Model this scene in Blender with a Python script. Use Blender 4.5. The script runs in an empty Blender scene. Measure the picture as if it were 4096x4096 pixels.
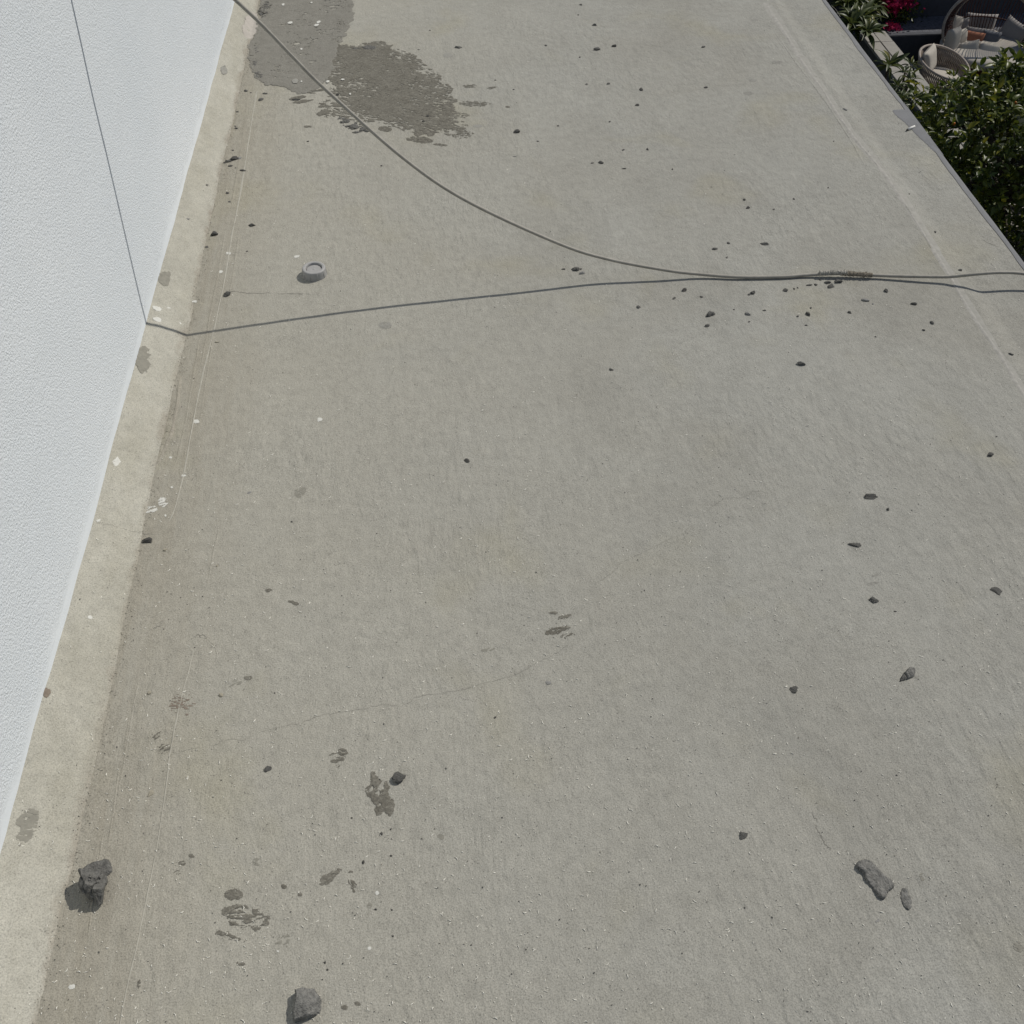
import bpy, bmesh, math, random
import numpy as np
from mathutils import Vector, Matrix, noise as mnoise
SC = bpy.context.scene
COL = SC.collection
R = math.radians

# ------------------------------------------------------------------ camera, sky, sun, exposure
EYE = 1.60                                   # eye height above the roof
PITCH, YAW = R(47.2496), R(5.1397)
fw = np.array([math.sin(YAW)*math.cos(PITCH), math.cos(YAW)*math.cos(PITCH), -math.sin(PITCH)])
rt = np.array([math.cos(YAW), -math.sin(YAW), 0.0])
up = np.cross(rt, fw)
cam_d = bpy.data.cameras.new('camera'); cam = bpy.data.objects.new('camera', cam_d); COL.objects.link(cam)
cam_d.sensor_width = 36; cam_d.lens = 36.0; cam_d.clip_start = 0.02; cam_d.clip_end = 900
M = Matrix(((rt[0], up[0], -fw[0], 0), (rt[1], up[1], -fw[1], 0), (rt[2], up[2], -fw[2], EYE), (0, 0, 0, 1)))
cam.matrix_world = M
SC.camera = cam

SUN_EL = R(46)
sun_h = np.array([.857, .515]); sun_h /= np.hypot(*sun_h)
SUN = Vector((sun_h[0]*math.cos(SUN_EL), sun_h[1]*math.cos(SUN_EL), math.sin(SUN_EL)))
w = bpy.data.worlds.new('World'); SC.world = w; w.use_nodes = True
wn = w.node_tree.nodes; wl = w.node_tree.links
sky = wn.new('ShaderNodeTexSky'); sky.sky_type = 'NISHITA'; sky.sun_disc = False
sky.sun_elevation = SUN_EL; sky.sun_rotation = math.atan2(sun_h[0], sun_h[1])
wl.new(sky.outputs[0], wn['Background'].inputs[0]); wn['Background'].inputs[1].default_value = 0.056
sd = bpy.data.lights.new('sun', 'SUN'); sd.energy = 3.12; sd.angle = R(0.53); sd.color = (1, .955, .88)
so = bpy.data.objects.new('sun', sd); COL.objects.link(so)
so.rotation_euler = SUN.to_track_quat('Z', 'Y').to_euler()
SC.view_settings.view_transform = 'Standard'; SC.view_settings.look = 'None'
SC.view_settings.exposure = 0.0; SC.view_settings.gamma = 1.0
SC.view_settings.use_curve_mapping = False

# ------------------------------------------------------------------ survey helpers: a point sighted in the 4096 photo -> place on a level of the site
def ray(x, y):
    d = (x/4096-.5)*rt - (y/4096-.5)*up + fw
    return d
def at(x, y, z=0.0):
    d = ray(x, y); t = (z-EYE)/d[2]
    return np.array([0, 0, EYE]) + t*d
def far(x, y, depth):
    return np.array([0, 0, EYE]) + depth*ray(x, y)
def pxm(P):                                  # photo pixels per metre at P
    return 4096/float((np.asarray(P)-np.array([0, 0, EYE])) @ fw)

# ------------------------------------------------------------------ noise
def _h(ix, iy, s):
    n = (ix.astype(np.int64)*374761393 + iy.astype(np.int64)*668265263 + s*144269504) & 0x7fffffff
    n = ((n ^ (n >> 13))*1274126177) & 0x7fffffff
    return ((n ^ (n >> 16)) & 0xffff)/65535.0
def vnoise(x, y, s=0):
    x = np.asarray(x, float); y = np.asarray(y, float)
    ix = np.floor(x); iy = np.floor(y); fx = x-ix; fy = y-iy
    fx = fx*fx*(3-2*fx); fy = fy*fy*(3-2*fy)
    a = _h(ix, iy, s); b = _h(ix+1, iy, s); c = _h(ix, iy+1, s); d = _h(ix+1, iy+1, s)
    return (a*(1-fx)+b*fx)*(1-fy)+(c*(1-fx)+d*fx)*fy
def fbm(x, y, s=0, o=4):
    t = 0; a = .5; n = 0
    for k in range(o):
        t = t+a*vnoise(np.asarray(x)*2**k, np.asarray(y)*2**k, s+k*7); n += a; a *= .55
    return t/n-.5
def sstep(a, b, x):
    t = np.clip((x-a)/(b-a), 0, 1); return t*t*(3-2*t)

ZG = -6.5                                    # garden level
XE, XR = 1.632, 1.392                       # roof edge, ridge line
def XWf(y): return -.752+.0146*np.asarray(y, float)       # wall face (slightly out of true)
def XFf(y): return -.657+.0075*np.asarray(y, float)       # foot of the fillet
XF = -.655
def zroof(x, y):
    x = np.asarray(x, float); y = np.asarray(y, float)
    z = .0022*fbm(x*3.1, y*2.3, 3, 3)+.0009*fbm(x*16, y*9, 5, 2)
    z = z-.011*sstep(XR+.008, XR+.07, x)
    return z

# ------------------------------------------------------------------ materials
def mat(name):
    m = bpy.data.materials.new(name); m.use_nodes = True
    nt = m.node_tree; b = nt.nodes['Principled BSDF']
    return m, nt, b
def N(nt, t, **kw):
    n = nt.nodes.new(t)
    for k, v in kw.items():
        if k in n.inputs: n.inputs[k].default_value = v
        else: setattr(n, k, v)
    return n
def ramp(nt, fac, stops):
    r = nt.nodes.new('ShaderNodeValToRGB')
    while len(r.color_ramp.elements) < len(stops): r.color_ramp.elements.new(.5)
    for e, (p, c) in zip(r.color_ramp.elements, stops):
        e.position = p; e.color = (c[0], c[1], c[2], 1) if not isinstance(c, (int, float)) else (c, c, c, 1)
    nt.links.new(fac, r.inputs[0]); return r.outputs[0]
def mix(nt, f, a, b, mode='MIX'):
    n = nt.nodes.new('ShaderNodeMix'); n.data_type = 'RGBA'; n.blend_type = mode
    for i, v in ((0, f), (6, a), (7, b)):
        if hasattr(v, 'is_output'): nt.links.new(v, n.inputs[i])
        elif i == 0: n.inputs[0].default_value = v
        else: n.inputs[i].default_value = (*v[:3], 1)
    return n.outputs[2]
def math_(nt, op, a, b=0.0, clamp=False):
    n = nt.nodes.new('ShaderNodeMath'); n.operation = op; n.use_clamp = clamp
    for i, v in ((0, a), (1, b)):
        if hasattr(v, 'is_output'): nt.links.new(v, n.inputs[i])
        else: n.inputs[i].default_value = v
    return n.outputs[0]
def noise_(nt, vec, scale, detail=3, rough=.55, dist=0):
    n = N(nt, 'ShaderNodeTexNoise', Scale=scale, Detail=detail, Roughness=rough, Distortion=dist)
    nt.links.new(vec, n.inputs['Vector']); return n.outputs[0]
def bump(nt, h, strength, dist, prev=None):
    n = N(nt, 'ShaderNodeBump', Strength=strength, Distance=dist); nt.links.new(h, n.inputs['Height'])
    if prev is not None: nt.links.new(prev, n.inputs['Normal'])
    return n.outputs[0]
def coords(nt, scale=(1, 1, 1), rot=(0, 0, 0), src='Object'):
    tc = nt.nodes.new('ShaderNodeTexCoord'); mp = nt.nodes.new('ShaderNodeMapping')
    mp.inputs['Scale'].default_value = scale; mp.inputs['Rotation'].default_value = rot
    nt.links.new(tc.outputs[src], mp.inputs[0]); return mp.outputs[0]

def concrete(name, ca, cb, warm=None, grain=1.0, speck=1.0, rough=.92, brush=1.0, foot=False):
    """trowelled cement: soft tone clouds, fine sand grain, dark pin specks"""
    m, nt, b = mat(name); L = nt.links
    v = coords(nt)
    cloud = noise_(nt, v, 1.7, 4, .6, .6)
    c = mix(nt, ramp(nt, cloud, [(.32, 0.0), (.62, 1.0)]), ca, cb)
    c = mix(nt, .4, c, ramp(nt, noise_(nt, coords(nt, (1, .55, 1), (0, 0, .35)), 5.5, 5, .65, .8), [(.3, .84), (.5, 1.0), (.7, 1.12)]), 'MULTIPLY')
    if warm:
        sx = nt.nodes.new('ShaderNodeSeparateXYZ'); L.new(v, sx.inputs[0])
        wob = noise_(nt, v, 2.3, 3)
        xx = math_(nt, 'ADD', sx.outputs[0], math_(nt, 'MULTIPLY', math_(nt, 'SUBTRACT', wob, .5), .9))
        f = ramp(nt, math_(nt, 'MULTIPLY_ADD', xx, .4), [(0.0, 1.0), (1.0, 0.0)])
        mr = N(nt, 'ShaderNodeMapRange'); mr.inputs[1].default_value = -.75; mr.inputs[2].default_value = .55
        mr.inputs[3].default_value = 1; mr.inputs[4].default_value = 0; mr.clamp = True
        L.new(xx, mr.inputs[0])
        c = mix(nt, mr.outputs[0], c, warm)
        # pink iron-stained run along the foot of the fillet
        pk = N(nt, 'ShaderNodeMapRange'); pk.inputs[1].default_value = -.42; pk.inputs[2].default_value = -.60
        L.new(math_(nt, 'ADD', sx.outputs[0], math_(nt, 'MULTIPLY', math_(nt, 'SUBTRACT', wob, .5), .12)), pk.inputs[0])
        vs = coords(nt, (22, 1.5, 1)); st = noise_(nt, vs, 1.6, 6, .65, .4)
        pf = math_(nt, 'MULTIPLY', pk.outputs[0], ramp(nt, st, [(.30, .25), (.62, .95)]))
        c = mix(nt, pf, c, (.292, .271, .222))
        # ochre-green damp blotches in open floor
        oc = ramp(nt, noise_(nt, coords(nt, (1, 1, 1), (0, 0, .5)), 2.9, 3, .55, .3), [(.56, 0.0), (.72, .36)])
        c = mix(nt, oc, c, (.315, .292, .205))
    if foot:
        sx = nt.nodes.new('ShaderNodeSeparateXYZ'); L.new(v, sx.inputs[0])
        off = math_(nt, 'SUBTRACT', sx.outputs[0], math_(nt, 'MULTIPLY', sx.outputs[1], .0075))
        off = math_(nt, 'ADD', off, math_(nt, 'MULTIPLY', math_(nt, 'SUBTRACT', noise_(nt, coords(nt, (1, .5, 1)), 17, 6, .72), .5), .085))
        mr = N(nt, 'ShaderNodeMapRange'); mr.inputs[1].default_value = -.664; mr.inputs[2].default_value = -.648; mr.clamp = True
        L.new(off, mr.inputs[0]); c = mix(nt, mr.outputs[0], c, (.302, .277, .230))
        yl = ramp(nt, noise_(nt, coords(nt, (1, .35, 1)), 13, 4, .6), [(.45, 0.0), (.68, .6)])
        c = mix(nt, yl, c, (.338, .322, .264))
    mid = noise_(nt, v, 38, 4, .65)
    c = mix(nt, .22*grain, c, ramp(nt, mid, [(.3, (.55, .55, .55)), (.5, (1, 1, 1)), (.7, (1.35, 1.35, 1.35))]), 'MULTIPLY')
    fine = noise_(nt, v, 420, 2, .6)
    c = mix(nt, .75*grain, c, ramp(nt, fine, [(.3, .62), (.5, 1.0), (.72, 1.22)]), 'MULTIPLY')
    vo = N(nt, 'ShaderNodeTexVoronoi', Scale=150, Randomness=1.0); L.new(v, vo.inputs['Vector'])
    pin = ramp(nt, vo.outputs['Distance'], [(.10, 1.0), (.22, 0.0)])
    gate = ramp(nt, noise_(nt, v, 60, 2), [(.5, 0.0), (.62, 1.0)])
    c = mix(nt, math_(nt, 'MULTIPLY', math_(nt, 'MULTIPLY', pin, gate), .8*speck), c, (.12, .115, .105))
    L.new(c, b.inputs['Base Color']); b.inputs['Roughness'].default_value = rough
    b.inputs['Specular IOR Level'].default_value = .25
    n0 = bump(nt, noise_(nt, v, 330, 3, .6), .45*grain, .0018)
    n1 = bump(nt, noise_(nt, coords(nt, (1, .6, 1), (0, 0, .4)), 112, 3, .6), .55*grain, .0036, n0)
    vb = coords(nt, (40, 11, 1), (0, 0, .3))
    dist = nt.nodes.new('ShaderNodeVectorMath'); dist.operation = 'MULTIPLY_ADD'
    wv = N(nt, 'ShaderNodeTexNoise', Scale=1.1, Detail=2); L.new(coords(nt), wv.inputs['Vector'])
    L.new(wv.outputs['Color'], dist.inputs[0]); dist.inputs[1].default_value = (26, 26, 0); L.new(vb, dist.inputs[2])
    patchy = ramp(nt, noise_(nt, coords(nt, (1, 1, 1), (0, 0, 1.0)), 2.1, 4, .6, .5), [(.50, 0.06), (.70, 1.0)])
    bh = math_(nt, 'MULTIPLY', noise_(nt, dist.outputs[0], 1.5, 3, .6), patchy)
    n2 = bump(nt, bh, .80*brush, .004, n1)
    # float-trowel ripples: patches of short parallel dimples, each patch swept another way
    for (sc_, ro, fq, ms, lo, hi, st_) in (((1, .38, 1), .75, 46, 1.3, .44, .60, .62), ((1, .30, 1), -.55, 38, 1.7, .52, .66, .55), ((1, .22, 1), .15, 60, 2.6, .54, .66, .5)):
        rp = noise_(nt, coords(nt, sc_, (0, 0, ro)), fq, 2, .5, .35)
        mk = ramp(nt, noise_(nt, coords(nt, (1, 1, 1), (0, 0, ro*3), ), ms, 3, .55, .6), [(lo, 0.0), (hi, 1.0)])
        n2 = bump(nt, math_(nt, 'MULTIPLY', rp, mk), st_*brush, .0055, n2)
    n3 = bump(nt, noise_(nt, v, 22, 3, .5), .30, .004, n2)
    L.new(n3, b.inputs['Normal'])
    return m

def simple(name, col, rough=.8, var=.25, scale=60, bstr=.3, bdist=.002, spec=.3, detail=4):
    m, nt, b = mat(name)
    v = coords(nt)
    n = noise_(nt, v, scale, detail, .6)
    c = mix(nt, 1.0, col, ramp(nt, n, [(.25, 1-var), (.5, 1.0), (.78, 1+var)]), 'MULTIPLY')
    nt.links.new(c, b.inputs['Base Color']); b.inputs['Roughness'].default_value = rough
    b.inputs['Specular IOR Level'].default_value = spec
    if bstr: nt.links.new(bump(nt, noise_(nt, v, scale*1.7, detail, .6), bstr, bdist), b.inputs['Normal'])
    return m

M_ROOF = concrete('trowelled_cement', (.298, .289, .254), (.324, .319, .286), warm=(.347, .331, .281))
M_FIL = concrete('beige_mortar', (.366, .352, .298), (.420, .406, .350), grain=1.0, speck=1.0, foot=True)
M_EDGE = simple('smooth_grey_cement', (.190, .192, .196), .85, .12, 18, .2, .001)
def smearmat(name, c1, c2, dust, amt):
    m, nt, b = mat(name); L = nt.links; v = coords(nt)
    c = mix(nt, ramp(nt, noise_(nt, v, 22, 8, .65), [(.35, 0.0), (.65, 1.0)]), c1, c2)
    st = noise_(nt, coords(nt, (1, 2.4, 1), (0, 0, .5)), 75, 6, .72)
    c = mix(nt, math_(nt, 'MULTIPLY', ramp(nt, st, [(.50, 0.0), (.68, 1.0)]), amt), c, dust)
    c = mix(nt, .6, c, ramp(nt, noise_(nt, v, 330, 2), [(.3, .6), (.5, 1.0), (.72, 1.3)]), 'MULTIPLY')
    fl = N(nt, 'ShaderNodeTexVoronoi', Scale=55, Randomness=1.0); L.new(v, fl.inputs['Vector'])
    c = mix(nt, math_(nt, 'MULTIPLY', ramp(nt, fl.outputs['Distance'], [(.03, 1.0), (.07, 0.0)]), .5), c, (.5, .49, .45))
    L.new(c, b.inputs['Base Color']); b.inputs['Roughness'].default_value = .95; b.inputs['Specular IOR Level'].default_value = .2
    n1 = bump(nt, noise_(nt, v, 260, 3, .6), .4, .0015); n2 = bump(nt, st, .5, .002, n1); n3 = bump(nt, noise_(nt, v, 30, 4, .6), .35, .004, n2)
    L.new(n3, b.inputs['Normal']); return m
M_SMEAR = smearmat('dark_mortar', (.122, .114, .094), (.166, .157, .132), (.275, .262, .222), .72)
M_PATCH = smearmat('grey_mortar', (.190, .182, .158), (.222, .213, .187), (.262, .252, .222), .40)
M_DAMP = simple('greyed_cement', (.235, .225, .19), .9, .16, 120, .4, .001)
M_FAINT = simple('faint_grey_cement', (.275, .268, .24), .9, .16, 200, .4, .001)
M_BROWN = simple('rust_brown_stain', (.20, .165, .132), .9, .25, 150, .3, .001)
M_WHITE = simple('white_paint', (.56, .555, .51), .7, .12, 160, .3, .001)
M_PINK = simple('pinkish_plaster', (.40, .37, .33), .9, .12, 60, .4, .001)
M_CRACK = simple('crack_shade_and_dirt', (.20, .19, .165), .95, .2, 90, 0)  # dark tone paints the shade inside cracks; the foot grit shares it
M_STONE = simple('mortar_stone', (.192, .188, .174), .93, .45, 150, 1.0, .004, .25)
M_STONED = simple('dark_mortar_stone', (.132, .129, .119), .93, .45, 150, 1.0, .004, .25)
M_STONEP = simple('pale_stone', (.265, .26, .245), .93, .25, 170, .6, .0016, .25)
M_BEIGE = simple('beige_stone', (.31, .285, .225), .93, .2, 170, .5, .001, .25)
M_CHIP = simple('pale_chip', (.78, .76, .68), .7, .15, 90, 0)
M_GRIT = simple('dark_grit', (.075, .073, .068), .95, .3, 90, 0)
M_CABLE = simple('dusty_cable_sheath', (.315, .298, .258), .65, .18, 45, .15, .0006, .4)
M_TAPE = simple('white_tape', (.34, .325, .285), .8, .2, 110, .5, .001)
M_FIBRE = simple('brown_fibre', (.21, .185, .145), .9, .4, 140, .3, .001)
M_CAP = simple('grey_plastic', (.33, .325, .315), .5, .08, 90, .08, .0004, .45)
M_BUTT = simple('stub_paper', (.72, .71, .67), .7, .08, 90, .1, .0005)

def stucco():
    m, nt, b = mat('white_stucco'); L = nt.links; v = coords(nt)
    sx = nt.nodes.new('ShaderNodeSeparateXYZ'); L.new(v, sx.inputs[0])
    tc = noise_(nt, v, 1.2, 3)
    c = mix(nt, ramp(nt, tc, [(.35, 0.0), (.65, 1.0)]), (.672, .712, .744), (.722, .756, .782))
    low = N(nt, 'ShaderNodeMapRange'); low.inputs[1].default_value = .066; low.inputs[2].default_value = .088
    L.new(math_(nt, 'ADD', sx.outputs[2], math_(nt, 'MULTIPLY', math_(nt, 'SUBTRACT', noise_(nt, v, 9, 3), .5), .05)), low.inputs[0])
    pit = ramp(nt, noise_(nt, v, 210, 2, .5), [(.28, .42), (.37, 0.0)])
    c = mix(nt, math_(nt, 'MULTIPLY', pit, low.outputs[0]), c, (.42, .44, .46))
    L.new(c, b.inputs['Base Color']); b.inputs['Roughness'].default_value = .9
    b.inputs['Specular IOR Level'].default_value = .2
    h = math_(nt, 'MULTIPLY', noise_(nt, v, 235, 3, .6), math_(nt, 'ADD', math_(nt, 'MULTIPLY', low.outputs[0], .9), .1))
    n1 = bump(nt, h, .8, .0045)
    n2 = bump(nt, noise_(nt, coords(nt, (1, .4, 1), (.5, 0, 0)), 16, 3), .25, .005, n1)
    L.new(n2, b.inputs['Normal'])
    return m
M_STUCCO = stucco()

def leafmat(name, c1, c2, rough=.33, trans=.10, spec=.5):
    m, nt, b = mat(name); L = nt.links
    gi = nt.nodes.new('ShaderNodeNewGeometry'); oi = nt.nodes.new('ShaderNodeObjectInfo')
    r = math_(nt, 'FRACT', math_(nt, 'ADD', gi.outputs['Random Per Island'], oi.outputs['Random']))
    c = mix(nt, r, c1, c2)
    c = mix(nt, ramp(nt, r, [(.93, 0.0), (.97, .8)]), c, (c2[0]*1.9, c2[1]*1.5, c2[2]*.9))
    L.new(c, b.inputs['Base Color']); b.inputs['Roughness'].default_value = rough
    b.inputs['Specular IOR Level'].default_value = spec
    tr = nt.nodes.new('ShaderNodeBsdfTranslucent'); L.new(c, tr.inputs[0])
    ms = nt.nodes.new('ShaderNodeMixShader'); ms.inputs[0].default_value = trans
    L.new(b.outputs[0], ms.inputs[1]); L.new(tr.outputs[0], ms.inputs[2])
    L.new(ms.outputs[0], nt.nodes['Material Output'].inputs[0])
    return m
M_LEAF = leafmat('citrus_leaf', (.040, .066, .010), (.135, .158, .022), .40, .32, .45)
M_LEAF2 = leafmat('broad_leaf', (.045, .066, .018), (.110, .130, .036), .45, .25, .4)
M_PETAL = leafmat('pink_petal', (.33, .012, .06), (.45, .03, .11), .7, .15, .2)
M_BARK = simple('bark', (.07, .058, .042), .9, .35, 30, .6, .01)
M_ORANGE = simple('orange_peel', (.55, .17, .015), .5, .1, 90, .2, .001)
M_LAWN = simple('lawn', (.014, .020, .008), .95, .4, 6, .6, .03)
M_COPE = simple('coping_stone', (.30, .285, .255), .85, .1, 7, .2, .004)
M_GWALL = simple('garden_wall_render', (.11, .108, .10), .9, .15, 9, .2, .004)
M_DARKW = simple('charcoal_render', (.070, .073, .082), .9, .2, 7, .3, .006)
M_GRAVEL = simple('grey_gravel', (.115, .117, .13), .95, .5, 24, .8, .02)
M_WICK = simple('brown_wicker', (.060, .022, .016), .7, .3, 25, .3, .004)
M_CORD = simple('taupe_cord', (.30, .255, .215), .85, .2, 40, .3, .003)
M_RIM = simple('rim_cord', (.36, .31, .265), .85, .35, 26, .3, .003)
M_LINEN = simple('beige_linen', (.45, .415, .36), .95, .08, 30, .25, .003, .1)
M_LINENG = simple('grey_linen', (.30, .28, .265), .95, .08, 30, .25, .003, .1)
M_LINENB = simple('slate_linen', (.13, .135, .15), .95, .08, 30, .25, .003, .1)
M_TERRA = simple('terracotta_linen', (.28, .125, .08), .95, .08, 30, .25, .003, .1)
M_HOUSE = simple('house_render', (.62, .61, .58), .9, .08, 5, .2, .004)

# ------------------------------------------------------------------ object helpers
def link(name, me, m, parent=None, smooth=False):
    if isinstance(me, bmesh.types.BMesh):
        d = bpy.data.meshes.new(name); me.to_mesh(d); me.free(); me = d
    if m is not None and not me.materials: me.materials.append(m)
    if smooth: me.shade_smooth()
    o = bpy.data.objects.new(name, me); COL.objects.link(o)
    if parent is not None: o.parent = parent
    return o
def raw(name, V, F, m, parent=None, smooth=False, **kw):
    d = bpy.data.meshes.new(name); d.from_pydata([tuple(map(float, v)) for v in V], [], [tuple(map(int, f)) for f in F]); d.update()
    return tag(link(name, d, m, parent, smooth), **kw)
def grid_mesh(name, V, F, m, parent=None, smooth=True, **kw):      # numpy fast path (all quads)
    d = bpy.data.meshes.new(name); V = np.asarray(V, np.float32); F = np.asarray(F, np.int32); k = F.shape[1]
    d.vertices.add(len(V)); d.vertices.foreach_set('co', V.ravel())
    d.loops.add(F.size); d.loops.foreach_set('vertex_index', F.ravel())
    d.polygons.add(len(F)); d.polygons.foreach_set('loop_start', np.arange(0, F.size, k, dtype=np.int32))
    d.polygons.foreach_set('loop_total', np.full(len(F), k, np.int32))
    d.update(calc_edges=True); d.validate()
    return tag(link(name, d, m, parent, smooth), **kw)
def tag(o, label=None, cat=None, group=None, kind=None):
    if label: o['label'] = label
    if cat: o['category'] = cat
    if group: o['group'] = group
    if kind: o['kind'] = kind
    return o
def thing(name, loc, label, cat, group=None, rz=0):
    o = bpy.data.objects.new(name, None); COL.objects.link(o); o.location = tuple(loc); o.rotation_euler = (0, 0, rz)
    o.empty_display_size = .05
    return tag(o, label, cat, group)
def box(name, x0, x1, y0, y1, z0, z1, m, parent=None, bev=0.0, **kw):
    bm = bmesh.new(); bmesh.ops.create_cube(bm, size=1)
    for v in bm.verts:
        v.co = ((x0+x1)/2+v.co.x*(x1-x0), (y0+y1)/2+v.co.y*(y1-y0), (z0+z1)/2+v.co.z*(z1-z0))
    if bev: bmesh.ops.bevel(bm, geom=bm.edges[:], offset=bev, segments=2, affect='EDGES')
    return tag(link(name, bm, m, parent), **kw)
def resample(P, n):
    """smooth Catmull-Rom through points"""
    P = np.asarray(P, float); Q = np.vstack([2*P[0]-P[1], P, 2*P[-1]-P[-2]]); out = []
    t = np.linspace(0, len(P)-1-1e-6, n)
    for u in t:
        i = int(u); f = u-i; a, b, c, d = Q[i], Q[i+1], Q[i+2], Q[i+3]
        out.append(.5*((2*b)+(-a+c)*f+(2*a-5*b+4*c-d)*f*f+(-a+3*b-3*c+d)*f**3))
    return np.array(out)
def tube(P, r, ns=8, closed=False):
    P = np.asarray(P, float); n = len(P); r = np.full(n, r) if np.isscalar(r) else np.asarray(r)
    T = np.gradient(P, axis=0)
    if closed: T = np.roll(P, -1, 0)-np.roll(P, 1, 0)
    T /= np.linalg.norm(T, axis=1)[:, None]+1e-12
    a = np.array([0, 0, 1.]) if abs(T[0][2]) < .9 else np.array([1., 0, 0])
    V = []; u = np.cross(T[0], a); u /= np.linalg.norm(u)
    for i in range(n):
        u = u-T[i]*(u@T[i]); u /= np.linalg.norm(u); v = np.cross(T[i], u)
        for k in range(ns):
            an = 2*math.pi*k/ns; V.append(P[i]+r[i]*(math.cos(an)*u+math.sin(an)*v))
    F = []
    for i in range(n if closed else n-1):
        for k in range(ns):
            j = (i+1) % n
            F.append((i*ns+k, i*ns+(k+1) % ns, j*ns+(k+1) % ns, j*ns+k))
    if not closed: F += [tuple(range(ns))[::-1], tuple(range((n-1)*ns, n*ns))]
    return V, F
class MB:
    def __init__(s): s.V = []; s.F = []
    def add(s, vf):
        o = len(s.V); s.V += [tuple(map(float, v)) for v in vf[0]]; s.F += [tuple(int(i)+o for i in f) for f in vf[1]]; return s
    def build(s, name, m, parent=None, smooth=True, **kw): return raw(name, s.V, s.F, m, parent, smooth, **kw)

# ================================================================== THE ROOF
Y0, Y1 = -1.4, 7.2
xs = np.unique(np.concatenate([np.arange(-.68, -.45, .006), np.arange(-.45, 1.34, .009), np.arange(1.34, 1.47, .004), np.arange(1.47, XE-.012, .009), [XE-.012]]))
ys = np.concatenate([np.arange(Y0, .3, .05), np.arange(.3, 4.6, .009), np.arange(4.6, Y1, .05)])
X, Yg = np.meshgrid(xs, ys); Z = zroof(X, Yg)
V = np.stack([X, Yg, Z], -1).reshape(-1, 3); nx = len(xs); ny = len(ys)
i = np.arange((ny-1)*(nx-1)); a = (i//(nx-1))*nx+i % (nx-1)
F = np.stack([a, a+1, a+nx+1, a+nx], 1)
roof = grid_mesh('roof', V, F, M_ROOF, kind='structure', label='flat trowelled cement roof with beige to grey tones')

# rounded smooth cement nosing at the drop
ys2 = np.arange(Y0, Y1, .02); prof = []
for k in range(7):
    an = math.pi/2*k/6; prof.append((XE-.012+.016*math.sin(an), -.016+.016*math.cos(an)))
prof.append((XE+.004, -.16))
V = []; 
for y in ys2:
    wv = .0025*float(fbm(y*6, .3, 31, 3)); zz = float(zroof(XE-.012, y))
    inner = XE-.021-.009*float(fbm(y*5, 2.2, 33, 4))*2
    V.append((inner, y, float(zroof(inner, y))+.0012))
    for (px, pz) in prof: V.append((px+wv, y, zz+pz+.0012))
n = len(prof)+1
F = [(j*n+k, j*n+k+1, (j+1)*n+k+1, (j+1)*n+k) for j in range(len(ys2)-1) for k in range(n-1)]
raw('edge_nosing', V, F, M_EDGE, roof, True, label='smooth blue grey cement nosing along the open edge of the roof')

# sloped beige mortar fillet at the foot of the white wall
def fil_top(y): return .052+.012*fbm(y*4.0, y*0, 41, 3)
def fil_foot(y): return XFf(y)+.004+.014*fbm(y*3.6, y*0+1, 42, 5)
yy = np.arange(Y0, Y1, .006); nn = 9; V = []
for y in yy:
    zt = float(fil_top(y)); xf = float(fil_foot(y)); zf = float(zroof(xf, y))+.0004+.0034*max(0, float(fbm(y*22, .7, 46, 4))+.22)
    for k in range(nn):
        t = k/(nn-1); xw = float(XWf(y)); x = xw+.0005+(xf-xw)*t
        z = zt*(1-t)**1.15+zf*t+.0035*math.sin(math.pi*t)*(.5+2*float(fbm(y*3, t*2, 44, 2)))+.0012*float(fbm(y*40, t*9, 45, 2))
        V.append((x, y, z))
    V.append((xf+.0016+.003*float(vnoise(y*160, .5, 47)), y, float(zroof(xf, y))-.0015))
nn += 1
F = [(j*nn+k, j*nn+k+1, (j+1)*nn+k+1, (j+1)*nn+k) for j in range(len(yy)-1) for k in range(nn-1)]
raw('mortar_fillet', V, F, M_FIL, roof, True, label='pale beige sloped mortar fillet along the foot of the white wall')
def zsurf(x, y):                      # roof or fillet height
    x = np.asarray(x, float); y = np.asarray(y, float); z = zroof(x, y)
    if not (x < XF+.05).any(): return z
    xf = fil_foot(y); xw = XWf(y); t = np.clip((x-xw)/(xf-xw), 0, 1)
    return np.where(x < xf, np.maximum(z, fil_top(y)*(1-t)**1.15+.0035*np.sin(math.pi*t)*.5+.001), z)
def on(x, y):                         # sighted point on roof / fillet
    P = at(x, y, 0)
    for _ in range(4): P = at(x, y, float(zsurf(P[0], P[1])))
    return P

# the white wall and the house under the roof
wall = thing('white_wall', (0, 2.5, 0), 'white roughcast stucco wall rising from the beige fillet along the left side', 'wall')
yy = np.arange(Y0, Y1+.01, .012); zz = np.concatenate([np.linspace(-.02, .16, 19), np.linspace(.2, 3.0, 57)])
Yw, Zw = np.meshgrid(yy, zz)
Xw = XWf(Yw)+.0035*fbm(Yw*2.2, Zw*2.2, 51, 3)+.002*sstep(.10, .06, Zw)*(.6+fbm(Yw*9, Zw*0, 52, 3))
V = np.stack([Xw, Yw-2.5, Zw], -1).reshape(-1, 3); nx = len(yy); nz = len(zz)
i = np.arange((nz-1)*(nx-1)); a = (i//(nx-1))*nx+i % (nx-1)
grid_mesh('stucco_face', V, np.stack([a, a+1, a+nx+1, a+nx], 1), M_STUCCO, wall)
box('wall_core', -4.3, -.79, Y0-2.5, Y1-2.5, -.02, 2.99, M_HOUSE, wall)
house = thing('house', (0, 0, ZG), 'pale rendered house body carrying the flat roof', 'house')
box('facade', -4.3, XE-.004, Y0, Y1, 0, -ZG-.15, M_HOUSE, house)
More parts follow.
